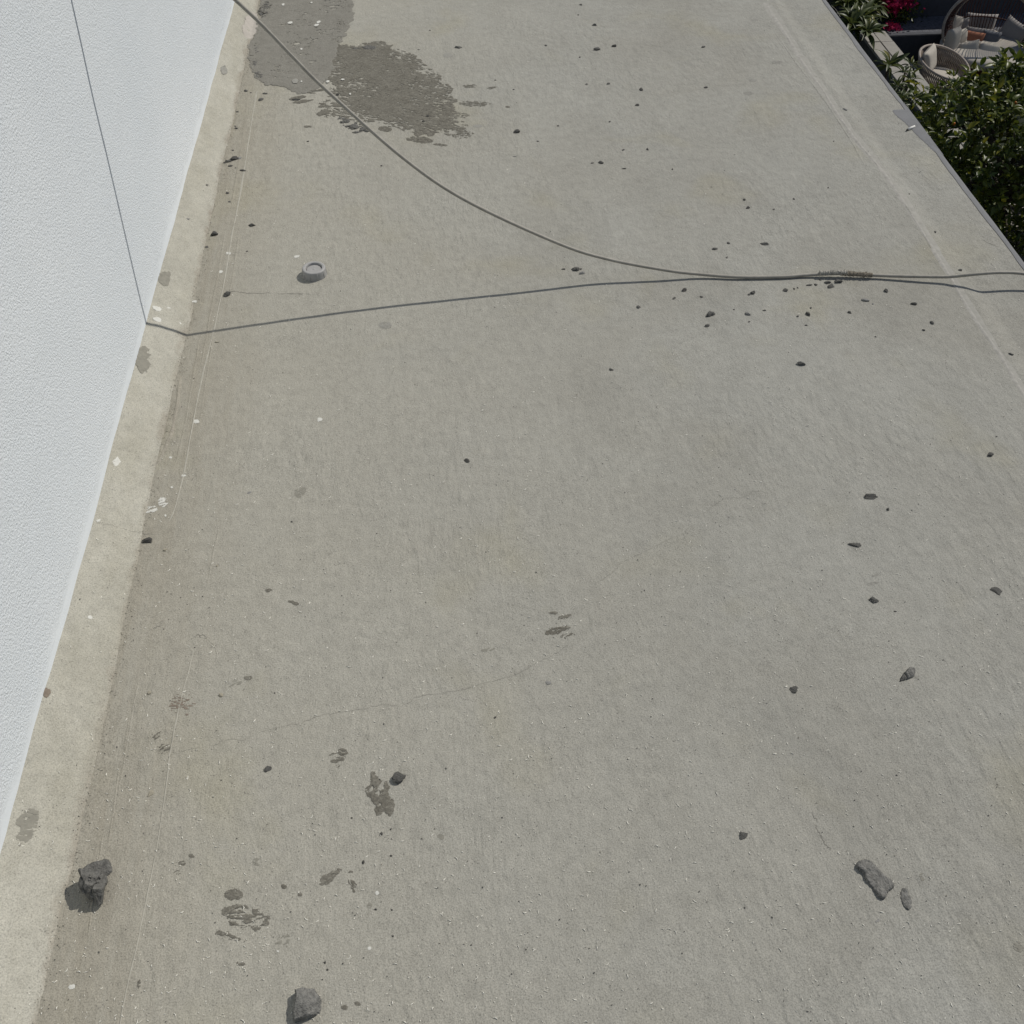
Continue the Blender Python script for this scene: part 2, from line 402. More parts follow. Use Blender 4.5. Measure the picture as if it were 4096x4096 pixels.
box('slab', -.70, XE-.004, Y0, Y1, -ZG-.149, -ZG-.035, M_EDGE, house)

# ------------------------------------------------------------------ stuck-on mortar, paint and stains (thin raised crusts)
def sdpoly(px, py, poly):
    d = np.full(px.shape, 1e9); ins = np.zeros(px.shape, bool); n = len(poly)
    for k in range(n):
        x0, y0 = poly[k]; x1, y1 = poly[(k+1) % n]; ex, ey = x1-x0, y1-y0; wx, wy = px-x0, py-y0
        t = np.clip((wx*ex+wy*ey)/(ex*ex+ey*ey+1e-12), 0, 1)
        d = np.minimum(d, (wx-ex*t)**2+(wy-ey*t)**2)
        c = ((y0 <= py) & (y1 > py)) | ((y1 <= py) & (y0 > py))
        ins ^= c & (px < x0+(py-y0)*ex/(ey if abs(ey) > 1e-12 else 1e-12))
    d = np.sqrt(d); return np.where(ins, -d, d)
def crust(name, polys, m, seed, thick=.0012, rag=.012, rf=60, holes=0.0, hdir=0.0, hstretch=4, cell=None, label=None, hole_in=.5, hf=70, lift=0.0):
    """polys: outlines in photo pixels on the roof; ragged edge + dry-brush gaps"""
    W = [[on(x, y)[:2] for x, y in p] for p in polys]
    allp = np.array([q for p in W for q in p]); lo = allp.min(0)-.03; hi = allp.max(0)+.03
    dep = float((np.array([*allp.mean(0), -EYE])) @ fw); c = cell or dep/1024*.62
    gx = np.arange(lo[0], hi[0], c); gy = np.arange(lo[1], hi[1], c); GX, GY = np.meshgrid(gx, gy)
    s = np.full(GX.shape, 1e9)
    for p in W: s = np.minimum(s, sdpoly(GX, GY, p))
    s = s+rag*2*fbm(GX*rf, GY*rf*.8, seed, 4)
    mask = s < 0; soft = np.clip(-s/.005, 0, 1)
    if holes:
        ca, sa = math.cos(hdir), math.sin(hdir)
        u = (GX*ca+GY*sa)*hf/hstretch; v = (-GX*sa+GY*ca)*hf
        hn = fbm(u, v, seed+50, 4)+.45*fbm(GX*9, GY*9, seed+60, 2)
        edge = np.exp(np.minimum(s, 0)/.035)
        thr = .27-holes*(hole_in+(1-hole_in)*edge)*.46
        mask &= hn < thr
        soft = np.minimum(soft, np.clip((thr-hn)/.10, 0, 1))
    h = thick*soft*(.9+.8*fbm(GX*45, GY*45, seed+9, 3))
    Zs = zsurf(GX, GY)
    mask &= (GX < XE-.004)
    ZZ = Zs+.00035+lift+np.maximum(h, 0)
    nx = len(gx)
    idx = np.argwhere(mask[:-1, :-1]); a = idx[:, 0]*nx+idx[:, 1]
    if not len(a): return None
    F = np.stack([a, a+1, a+nx+1, a+nx], 1)
    use, inv = np.unique(F.ravel(), return_inverse=True)
    V = np.stack([GX, GY, ZZ], -1).reshape(-1, 3)[use]
    o = grid_mesh(name, V, inv.reshape(-1, 4), m, roof)
    if label: o['label'] = label
    return o
def ell(x, y, wx, wy, rot=0, n=14):
    return [(x+wx/2*math.cos(t)*math.cos(rot)-wy/2*math.sin(t)*math.sin(rot), y+wx/2*math.cos(t)*math.sin(rot)+wy/2*math.sin(t)*math.cos(rot)) for t in [2*math.pi*k/n for k in range(n)]]

# the big trowelled patch, solid left half then brushed right half
crust('mortar_patch', [[(1044, -60), (1040, 40), (1052, 66), (1030, 85), (1010, 150), (985, 190), (990, 225), (1005, 270), (1012, 305), (1035, 318), (1062, 341), (1100, 345), (1140, 352), (1180, 372), (1225, 380), (1275, 350), (1300, 330), (1330, 300), (1355, 180), (1372, 160), (1400, 100), (1415, 40), (1395, -60)]],
      M_PATCH, 11, .0017, .016, 45, .04, .3, 1.6, hole_in=.0, hf=80, label='smooth grey mortar patch under the cable at the top left of the roof')
crust('mortar_patch', [[(1290, 190), (1350, 175), (1440, 178), (1500, 165), (1550, 172), (1600, 200), (1660, 220), (1715, 262), (1750, 300), (1790, 352), (1815, 400), (1830, 450), (1850, 478), (1870, 520), (1840, 545), (1770, 535), (1700, 548), (1640, 530), (1580, 510), (1520, 500), (1480, 490), (1430, 510), (1390, 480), (1330, 470), (1270, 460), (1275, 420), (1300, 390), (1330, 350), (1300, 280)]],
      M_SMEAR, 12, .0009, .03, 44, .56, -.5, 2.0, hole_in=.08, hf=150, label='dark brushed mortar smear right of the smooth grey patch')
crust('mortar_patch', [ell(1410, 505, 75, 45, .5), ell(1455, 520, 60, 30, .3), ell(1375, 485, 50, 30, .6)], M_STONED, 13, .004, .012, 80, .5, .5, 2, label='dark crumbly mortar heap beside the cable under the big patch')
crust('mortar_patch', [ell(1475, 192, 60, 18, 0), ell(1420, 195, 60, 6, -.1)], M_STONED, 14, .003, .008, 90, .3, 0, 3)
for k, (x, y, wx, wy) in enumerate([(1185, 392, 70, 12), (1218, 405, 90, 12), (1290, 452, 60, 22), (1265, 365, 80, 14)]):
    crust('mortar_smear', [ell(x, y, wx, wy, -.15)], M_SMEAR, 80+k, .002, .010, 70, .45, 0, 3)
crust('pink_plaster', [ell(1003, 103, 60, 110, .25)], M_PINK, 15, .0015, .008, 50, label='pinkish smooth plaster blotch at the left end of the grey patch')
SM = [  # x, y, w, h, rot, seed, material, holes
 (1895, 415, 130, 22, .02, 1, 'S', .55), (1880, 345, 60, 14, .0, 2, 'S', .7), (1965, 352, 40, 9, -.2, 3, 'S', .4), (1840, 460, 70, 18, .1, 4, 'S', .7),
 (1850, 540, 90, 30, -.1, 5, 'S', .6), (1760, 580, 60, 10, .1, 6, 'S', .7), (2030, 428, 22, 7, .1, 7, 'S', .3), (1680, 560, 110, 25, .1, 8, 'S', .6), (1540, 517, 55, 22, .1, 9, 'S', .1),
 (1229, 507, 36, 9, 0, 10, 'S', .2), (1910, 505, 40, 12, 0, 66, 'F', .4), (1790, 222, 40, 18, 0, 67, 'F', .4),
 (2213, 2452, 36, 12, 0, 11, 'S', .4), (2258, 2468, 60, 16, -.25, 12, 'S', .4), (2228, 2522, 110, 24, -.25, 13, 'S', .5), (2270, 2543, 64, 18, -.15, 14, 'S', .4),
 (1952, 2599, 60, 12, -.2, 15, 'D', .5), (1072, 2361, 30, 18, 0, 16, 'S', .3), (1171, 2411, 50, 14, .3, 17, 'S', .6), (1200, 1969, 50, 40, -.5, 18, 'D', .9),
 (1338, 3020, 55, 16, -.1, 19, 'S', .4), (1370, 3012, 40, 34, .3, 20, 'S', .6), (1360, 3036, 34, 18, 0, 21, 'S', .1), (1335, 3046, 30, 14, 0, 22, 'S', .4), (1352, 3065, 16, 14, 0, 23, 'S', .3),
 (1308, 3516, 66, 40, -.75, 24, 'S', .25), (1335, 3495, 50, 26, -.4, 25, 'S', .5), (1412, 3545, 66, 28, 1.0, 26, 'S', .6), (1375, 3482, 70, 12, .2, 27, 'S', .8),
 (933, 3580, 78, 42, -.1, 28, 'S', .1), (990, 3672, 215, 92, .18, 29, 'S', .5), (905, 3742, 110, 24, .3, 30, 'S', .55), (965, 3855, 40, 14, .2, 31, 'S', .4), (1130, 3760, 60, 36, -.3, 32, 'D', .8),
 (729, 3454, 34, 20, .1, 33, 'S', .3), (707, 3491, 30, 16, -.4, 34, 'S', .4), (765, 3425, 26, 14, .4, 35, 'S', .5), (615, 2950, 66, 34, -.7, 36, 'S', .6), (655, 2995, 70, 36, -.3, 37, 'S', .85),
 (990, 2712, 32, 18, 0, 38, 'S', .2), (940, 2735, 60, 22, -.4, 39, 'D', .9), (1763, 3348, 26, 24, .8, 40, 'D', .3), (1135, 3547, 22, 18, 0, 41, 'S', .2), (1199, 3579, 17, 15, 0, 42, 'S', .1), (1477, 3623, 22, 22, 0, 43, 'D', .3),
 (1376, 4031, 28, 18, 0, 44, 'S', .2), (1429, 4015, 32, 18, .3, 45, 'S', .4), (1026, 3450, 34, 30, .6, 46, 'D', .6), (4074, 3788, 46, 40, .7, 47, 'D', .5), (555, 3938, 12, 38, .1, 48, 'S', .2),
 (3688, 3510, 20, 34, -.2, 49, 'D', .7), (3492, 2335, 42, 12, -.2, 50, 'F', .5), (3500, 2302, 30, 10, -.3, 51, 'F', .6),
 (661, 1117, 62, 58, .3, 52, 'F2', .0), (571, 1440, 48, 116, .05, 53, 'F2', .0), (110, 3310, 70, 165, .2, 54, 'F2', .25), (895, 280, 28, 34, 0, 55, 'F', .2),
 (3106, 249, 42, 14, 0, 56, 'F', .3), (3019, 79, 32, 9, 0, 57, 'F', .3), (3011, 322, 30, 12, 0, 58, 'F', .4), (2992, 374, 42, 14, 0, 59, 'F', .3), (1540, 1303, 52, 28, 0, 60, 'F', .2),
 (186, 2774, 28, 40, .1, 61, 'B', 0), (729, 2820, 100, 80, .2, 62, 'B', .85), (60, 3705, 24, 40, 0, 63, 'F2', .5)]
for (x, y, wx, wy, ro, sdn, mk, ho) in SM:
    m = {'S': M_SMEAR, 'D': M_DAMP, 'F': M_FAINT, 'F2': M_DAMP, 'B': M_BROWN}[mk]
    s_m = 1/pxm(on(x, y)); sz = math.sqrt(wx*wy)*s_m
    nm = 'mortar_smear' if mk == 'S' else 'stain'; pc = max(.0006, s_m*1.7)
    crust(nm, [ell(x, y, wx, wy, ro)], m, 100+sdn, .0007 if mk == 'S' else .0002, min(.011, sz*.20), min(230, 4.5/sz), min(1, ho*.85+.04)*(1 if mk in 'SDB' else .6), -ro+.1, 3.0, hole_in=.7, hf=min(420, 17/sz), cell=pc)
crust('mortar_smear', [[(1475, 3086), (1488, 3084), (1500, 3105), (1515, 3130), (1540, 3124), (1548, 3155), (1555, 3185), (1575, 3200), (1579, 3240), (1560, 3262), (1535, 3250), (1505, 3262), (1498, 3225), (1480, 3200), (1466, 3180), (1464, 3150), (1478, 3130)]],
      M_SMEAR, 16, .0014, .007, 120, .25, .8, 2, hole_in=.15, hf=160, label='dark mortar smear beside the angular stone near the front left')
crust('cement_patch', [[(3567, 444), (3574, 439), (3626, 438), (3612, 412), (3660, 412), (3760, 522), (3830, 605), (3830, 650), (3766, 620), (3737, 610), (3708, 579), (3689, 562), (3663, 539), (3637, 511), (3618, 492), (3591, 471)]],
      M_EDGE, 17, .0009, .0025, 30, label='smooth blue grey cement patch at the roof edge under the white stub')
# white paint drips
for k, (x, y, wx, wy, ro) in enumerate([(628, 1235, 40, 18, .35), (675, 1233, 36, 16, .3), (628, 1279, 38, 18, .3), (718, 1293, 25, 15, .2), (777, 1207, 21, 11, 0), (881, 1088, 19, 11, 0), (913, 1014, 22, 12, 0), (1186, 1027, 22, 10, -.2), (784, 1687, 28, 16, 0),
        (470, 1849, 40, 40, .5), (502, 1827, 11, 6, 0), (502, 1869, 10, 6, 0), (681, 1831, 13, 8, 0), (733, 1903, 17, 10, 0), (600, 2040, 60, 30, -.2), (650, 2010, 40, 40, -.7), (363, 2470, 30, 16, .05), (51, 3671, 30, 28, 0), (30, 3738, 26, 22, 0),
        (286, 3949, 26, 18, -.3), (1477, 3795, 15, 15, 0), (1507, 3573, 17, 18, 0), (1111, 3807, 10, 10, 0), (686, 1950, 11, 7, 0), (660, 2063, 10, 8, 0), (392, 2083, 18, 9, -.4), (1278, 1680, 22, 18, 0), (1355, 92, 30, 8, -.3), (1267, 96, 20, 14, .2)]):
    sz = math.sqrt(wx*wy)/pxm(on(x, y))
    crust('paint_drip', [ell(x, y, wx, wy, ro)], M_WHITE, 300+k, .0006, sz*.16, min(260, 3/sz), .35 if k in (8, 9, 14, 15, 26) else 0, .4, 3, hole_in=.8, hf=min(260, 6/sz))

for k, (x, y, wx, wy) in enumerate([(1035, 300, 40, 26), (1018, 250, 34, 34), (1050, 50, 40, 44), (1068, 20, 40, 30), (1030, 195, 30, 40), (1360, 105, 40, 60), (1375, 20, 60, 40)]):
    crust('mortar_smear', [ell(x, y, wx, wy, .2)], M_STONED if k < 5 else M_PATCH, 400+k, .0032, .010, 90, .6, .3, 1.6, hole_in=.7, hf=190)
for k, (x, y, wx, wy) in enumerate([(1132, 22, 12, 9), (1160, 95, 22, 10), (1273, 92, 18, 10), (1265, 104, 20, 9), (1205, 200, 10, 8), (1180, 328, 26, 20), (1310, 330, 14, 8), (1205, 330, 8, 6), (1245, 14, 8, 6), (1370, 322, 14, 6), (1400, 380, 10, 7)]):
    sz = math.sqrt(wx*wy)/pxm(on(x, y)); crust('paint_drip', [ell(x, y, wx, wy, -.2)], M_WHITE if k != 5 else M_FAINT, 420+k, .0006, sz*.16, 3/sz, 0, lift=.0032)
# cracks: hairline ribbons on the surface, shade of their depth painted as dark colour
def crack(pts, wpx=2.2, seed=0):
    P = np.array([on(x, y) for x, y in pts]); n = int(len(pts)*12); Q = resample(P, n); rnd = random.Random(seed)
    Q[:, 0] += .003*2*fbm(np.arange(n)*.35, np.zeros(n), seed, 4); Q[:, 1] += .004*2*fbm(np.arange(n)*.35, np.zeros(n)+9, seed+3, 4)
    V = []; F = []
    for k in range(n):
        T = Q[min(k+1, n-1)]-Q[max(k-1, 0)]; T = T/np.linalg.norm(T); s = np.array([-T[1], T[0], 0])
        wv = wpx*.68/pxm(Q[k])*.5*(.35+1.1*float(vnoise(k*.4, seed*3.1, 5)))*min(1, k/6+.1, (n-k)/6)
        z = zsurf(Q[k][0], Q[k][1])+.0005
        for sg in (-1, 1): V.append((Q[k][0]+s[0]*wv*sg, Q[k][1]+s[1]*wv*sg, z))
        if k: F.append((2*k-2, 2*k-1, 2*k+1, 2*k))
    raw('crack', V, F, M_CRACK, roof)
M_DUST = simple('dusty_cement', (.352, .340, .308), .95, .22, 70, .5, .0015)
M_DUST2 = simple('faint_dust', (.335, .325, .292), .95, .16, 50, .5, .0015)
M_LINE = simple('pale_cement_line', (.358, .342, .292), .95, .18, 70, .4, .0015)
def ridge(pts, wpx, h, seed, m=None):
    P = np.array([on(x, y) for x, y in pts]); n = len(pts)*14; Q = resample(P, n); V = []; F = []
    Q[:, 0] += .0016*2*fbm(np.arange(n)*.12, np.zeros(n), seed, 3)
    for k in range(n):
        T = Q[min(k+1, n-1)]-Q[max(k-1, 0)]; T = T/np.linalg.norm(T); s = np.array([-T[1], T[0], 0]); fade = min(1, k/8, (n-1-k)/8)
        wv = wpx/pxm(Q[k])*.5*(.6+.8*float(vnoise(k*.21, seed*1.7, 5)))
        for sg, hh in ((-1, -.0005), (-.35, 1), (.35, .9), (1, -.0005)):
            x, y = Q[k][0]+s[0]*wv*sg, Q[k][1]+s[1]*wv*sg
            V.append((x, y, float(zsurf(x, y))+(h*fade*(.35+1.1*float(vnoise(k*.33, seed*.9, 8))) if hh > 0 else -.0005)*abs(hh)))
        if k: F += [(4*k-4+j, 4*k-3+j, 4*k+1+j, 4*k+j) for j in range(3)]
    raw('trowel_ridge', V, F, m or M_ROOF, roof, True)
ridge([(1027, 366), (1003, 510), (979, 662), (942, 869), (931, 926), (894, 1138), (854, 1324), (809, 1499), (762, 1748), (733, 1896), (700, 2027), (678, 2085)], 6, .0013, 1, M_LINE)
ridge([(875, 2112), (850, 2230), (827, 2350)], 9, .0014, 2)
ridge([(773, 2597), (740, 2735), (711, 2855), (680, 3006), (673, 3072), (628, 3383), (583, 3602), (545, 3790), (498, 4000), (470, 4150)], 5.5, .0012, 3, M_LINE)
ridge([(1100, 1175), (1190, 1172), (1290, 1180)], 7, .001, 4)
ridge([(3060, 10), (3110, 90), (3160, 165), (3215, 255), (3290, 360), (3345, 450), (3420, 555), (3480, 625), (3549, 712), (3630, 835), (3710, 960), (3798, 1105), (3860, 1210), (3930, 1320), (4000, 1420), (4060, 1520), (4110, 1610)], 17, .0013, 7, M_DUST)
ridge([(3070, 20), (3165, 160), (3222, 255), (3350, 445), (3425, 552), (3556, 708), (3717, 955), (3806, 1102), (3938, 1318), (4070, 1522), (4120, 1610)], 34, .0005, 17, M_DUST2)
ridge([(3100, 130), (3180, 245), (3290, 390), (3390, 540), (3470, 680)], 9, .0011, 5)
ridge([(3560, 730), (3660, 880), (3760, 1050)], 9, .0012, 8)
for kk_, pl_ in enumerate([[(1000, 330), (975, 520), (945, 720), (920, 860)], [(905, 900), (872, 1100), (835, 1290), (800, 1480)], [(960, 900), (935, 1080), (905, 1240)], [(800, 1340), (770, 1520), (735, 1720), (700, 1880)], [(860, 1300), (825, 1520), (795, 1700)],
        [(560, 2700), (530, 2850), (500, 3020), (470, 3200)], [(520, 2540), (560, 2500), (610, 2465), (650, 2450)], [(545, 2570), (590, 2530), (640, 2490)], [(420, 3300), (395, 3450), (370, 3600), (350, 3760)], [(480, 3050), (455, 3230), (430, 3400)]]):
    ridge(pl_, 9, .0009, 30+kk_)
ring_ = [(795+72*math.cos(t), 2618+70*math.sin(t)) for t in np.linspace(-2.6, 1.2, 12)]
ridge(ring_, 6, .0008, 60)
ridge([(722, 1500), (709, 1605), (688, 1722), (672, 1759), (651, 1812), (628, 1860)], 14, .0018, 9, M_FIL)
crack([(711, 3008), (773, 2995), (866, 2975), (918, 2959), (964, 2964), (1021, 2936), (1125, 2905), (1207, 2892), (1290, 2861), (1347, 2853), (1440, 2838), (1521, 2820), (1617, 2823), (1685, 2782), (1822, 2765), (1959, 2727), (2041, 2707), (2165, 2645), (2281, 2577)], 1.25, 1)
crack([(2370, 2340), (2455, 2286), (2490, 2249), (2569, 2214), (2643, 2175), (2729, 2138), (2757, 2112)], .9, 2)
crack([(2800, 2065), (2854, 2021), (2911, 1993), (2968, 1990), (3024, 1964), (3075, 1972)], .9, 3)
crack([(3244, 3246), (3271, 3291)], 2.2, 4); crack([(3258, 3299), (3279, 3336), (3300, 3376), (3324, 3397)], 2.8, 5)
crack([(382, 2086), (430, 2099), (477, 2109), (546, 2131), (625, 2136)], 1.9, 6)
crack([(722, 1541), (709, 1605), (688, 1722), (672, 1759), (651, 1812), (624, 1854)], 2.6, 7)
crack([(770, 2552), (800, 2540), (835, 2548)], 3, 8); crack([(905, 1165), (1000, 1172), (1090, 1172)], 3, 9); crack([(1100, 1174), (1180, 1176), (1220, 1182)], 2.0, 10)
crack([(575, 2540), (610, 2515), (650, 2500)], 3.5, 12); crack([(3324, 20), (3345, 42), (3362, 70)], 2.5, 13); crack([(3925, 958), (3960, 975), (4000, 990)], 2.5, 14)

# ------------------------------------------------------------------ loose chips and grit
def flakes(name, n, seed, col, lo, hi, wmin, wmax, dens, mats, label, extra=()):
    rnd = np.random.default_rng(seed); V = []; F = []
    pts = []
    while len(pts) < n:
        px, py = rnd.uniform(-150, 4250), rnd.uniform(-100, 4250)
        if rnd.random() > dens(px, py): continue
        P = at(px, py, 0)
        if P[0] < XF+.02 and rnd.random() > .5: continue
        if XWf(P[1])+.01 < P[0] < XE-.03: pts.append((P[0], P[1]))
    pts += list(extra)
    for (x, y) in pts:
        z = zsurf(x, y)+.0006; L = lo+(hi-lo)*rnd.random()**2.2; wd = rnd.uniform(wmin, wmax); a = rnd.uniform(0, math.pi); t = wd*.55
        c, s = math.cos(a), math.sin(a); b = rnd.uniform(-.3, .3)*L; o = len(V); ti = rnd.uniform(0, .12)*L
        for (u, v2, k) in ((-L/2, 0, 0), (0, -wd/2+b, 0), (L/2, 0, ti), (0, wd/2+b, 0)):
            V.append((x+u*c-v2*s, y+u*s+v2*c, z+k*.5)); 
        for (u, v2, k) in ((-L/2*.8, 0, 0), (0, -wd/3+b, 0), (L/2*.8, 0, ti), (0, wd/3+b, 0)):
            V.append((x+u*c-v2*s, y+u*s+v2*c, z+t+k))
        F += [(o+4, o+5, o+6, o+7)]+[(o+k, o+(k+1) % 4, o+4+(k+1) % 4, o+4+k) for k in range(4)]
    return grid_mesh(name, np.array(V), np.array(F), mats, None, False, label=label, cat='debris', kind='stuff')
flakes('paint_chips', 3900, 5, None, .0016, .0082, .0008, .0016, lambda x, y: (.25+.75*min(1, y/2300))*(1.0 if x < 2200 else .8), M_CHIP, 'tiny pale slivers and paint chips strewn all over the cement roof')
rg = np.random.default_rng(77); ex = []
for _ in range(800):
    y = rg.uniform(.3, 4.3); ex.append((float(fil_foot(y))+abs(rg.normal(0, .011))-.004, y))
flakes('mortar_crumbs', 200, 8, None, .0012, .0036, .001, .0024, lambda x, y: .5, M_FIL, 'beige mortar crumbs lying along the foot of the fillet', ex)
rg = np.random.default_rng(78); ex = [(float(fil_foot(y))+rg.normal(.002, .006), y) for y in rg.uniform(.3, 4.3, 260)]
flakes('foot_grit', 1, 9, None, .0007, .0020, .0006, .0011, lambda x, y: .5, M_CRACK, 'dark dirt specks caught along the foot of the fillet', ex)
flakes('dark_grit', 420, 6, None, .0014, .0038, .0012, .0022, lambda x, y: .8, M_GRIT, 'tiny dark grains of grit strewn over the cement roof')

# ------------------------------------------------------------------ stones
def rockmesh(name, seed, sub=2, cuts=9, rough=.10, flat=.35, fine=0):
    rnd = random.Random(seed); bm = bmesh.new(); bmesh.ops.create_icosphere(bm, subdivisions=sub, radius=1)
    pl = []
    for _ in range(cuts):
        v = Vector((rnd.gauss(0, 1), rnd.gauss(0, 1), rnd.gauss(0, .8))).normalized(); pl.append((v, rnd.uniform(.45, .82)))
    for v in bm.verts:
        for (nv, d) in pl:
            e = v.co.dot(nv)-d
            if e > 0: v.co -= nv*e
        q = v.co*2.2+Vector((seed*3.7, seed*1.3, 0))
        v.co += v.co.normalized()*rough*mnoise.fractal(q, 1.0, 2.0, 3)
        if fine: v.co += v.co.normalized()*fine*mnoise.fractal(v.co*9+Vector((seed, 0, 0)), 1.0, 2.0, 3)
    x = [v.co.x for v in bm.verts]; y = [v.co.y for v in bm.verts]
    sx = 2/(max(x)-min(x)); sy = 2/(max(y)-min(y)); mx = (max(x)+min(x))/2; my = (max(y)+min(y))/2
    for v in bm.verts:
        v.co.x = (v.co.x-mx)*sx; v.co.y = (v.co.y-my)*sy
        v.co.z = max(v.co.z, -flat)+flat
    zt = max(v.co.z for v in bm.verts)
    for v in bm.verts: v.co.z /= zt
    d = bpy.data.meshes.new(name); bm.to_mesh(d); bm.free(); return d
MATS = {'m': M_STONE, 'd': M_STONED, 'p': M_STONEP, 'b': M_BEIGE}
PROTO = {}
for mk in MATS:
    PROTO[mk] = []
    for k in range(8):
        d = rockmesh('pebble_mesh', 40+k*3+ord(mk), 2, 8, .14, .25); d.materials.append(MATS[mk]); PROTO[mk].append(d)
NST = [0]
def stone(x, y, wp, label, mk='m', asp=.8, rot=None, hz=.72, name=None, seed=None):
    NST[0] += 1; k = NST[0]; rnd = random.Random(k*17+3)
    P = on(x+wp*.06, y); s = wp/pxm(P)*.5*.98
    nm = name or ('stone' if wp >= 20 else 'pebble')
    if wp >= 26:
        d = rockmesh(nm, seed or 900+k, 3 if wp < 40 else 4, 9, .16, .3, .035 if wp < 40 else .05); d.materials.append(MATS[mk])
    else: d = PROTO[mk][k % 8]
    o = bpy.data.objects.new(nm, d); COL.objects.link(o)
    o.rotation_euler = (0, 0, rnd.uniform(0, 6.28) if rot is None else rot)
    o.location = (P[0], P[1], zsurf(P[0], P[1])-s*.05)
    o.scale = (s, s*asp, s*hz*rnd.uniform(.85, 1.2))
    return tag(o, label, 'stone' if wp >= 20 else 'pebble', 'mortar stones and pebbles scattered on the roof')
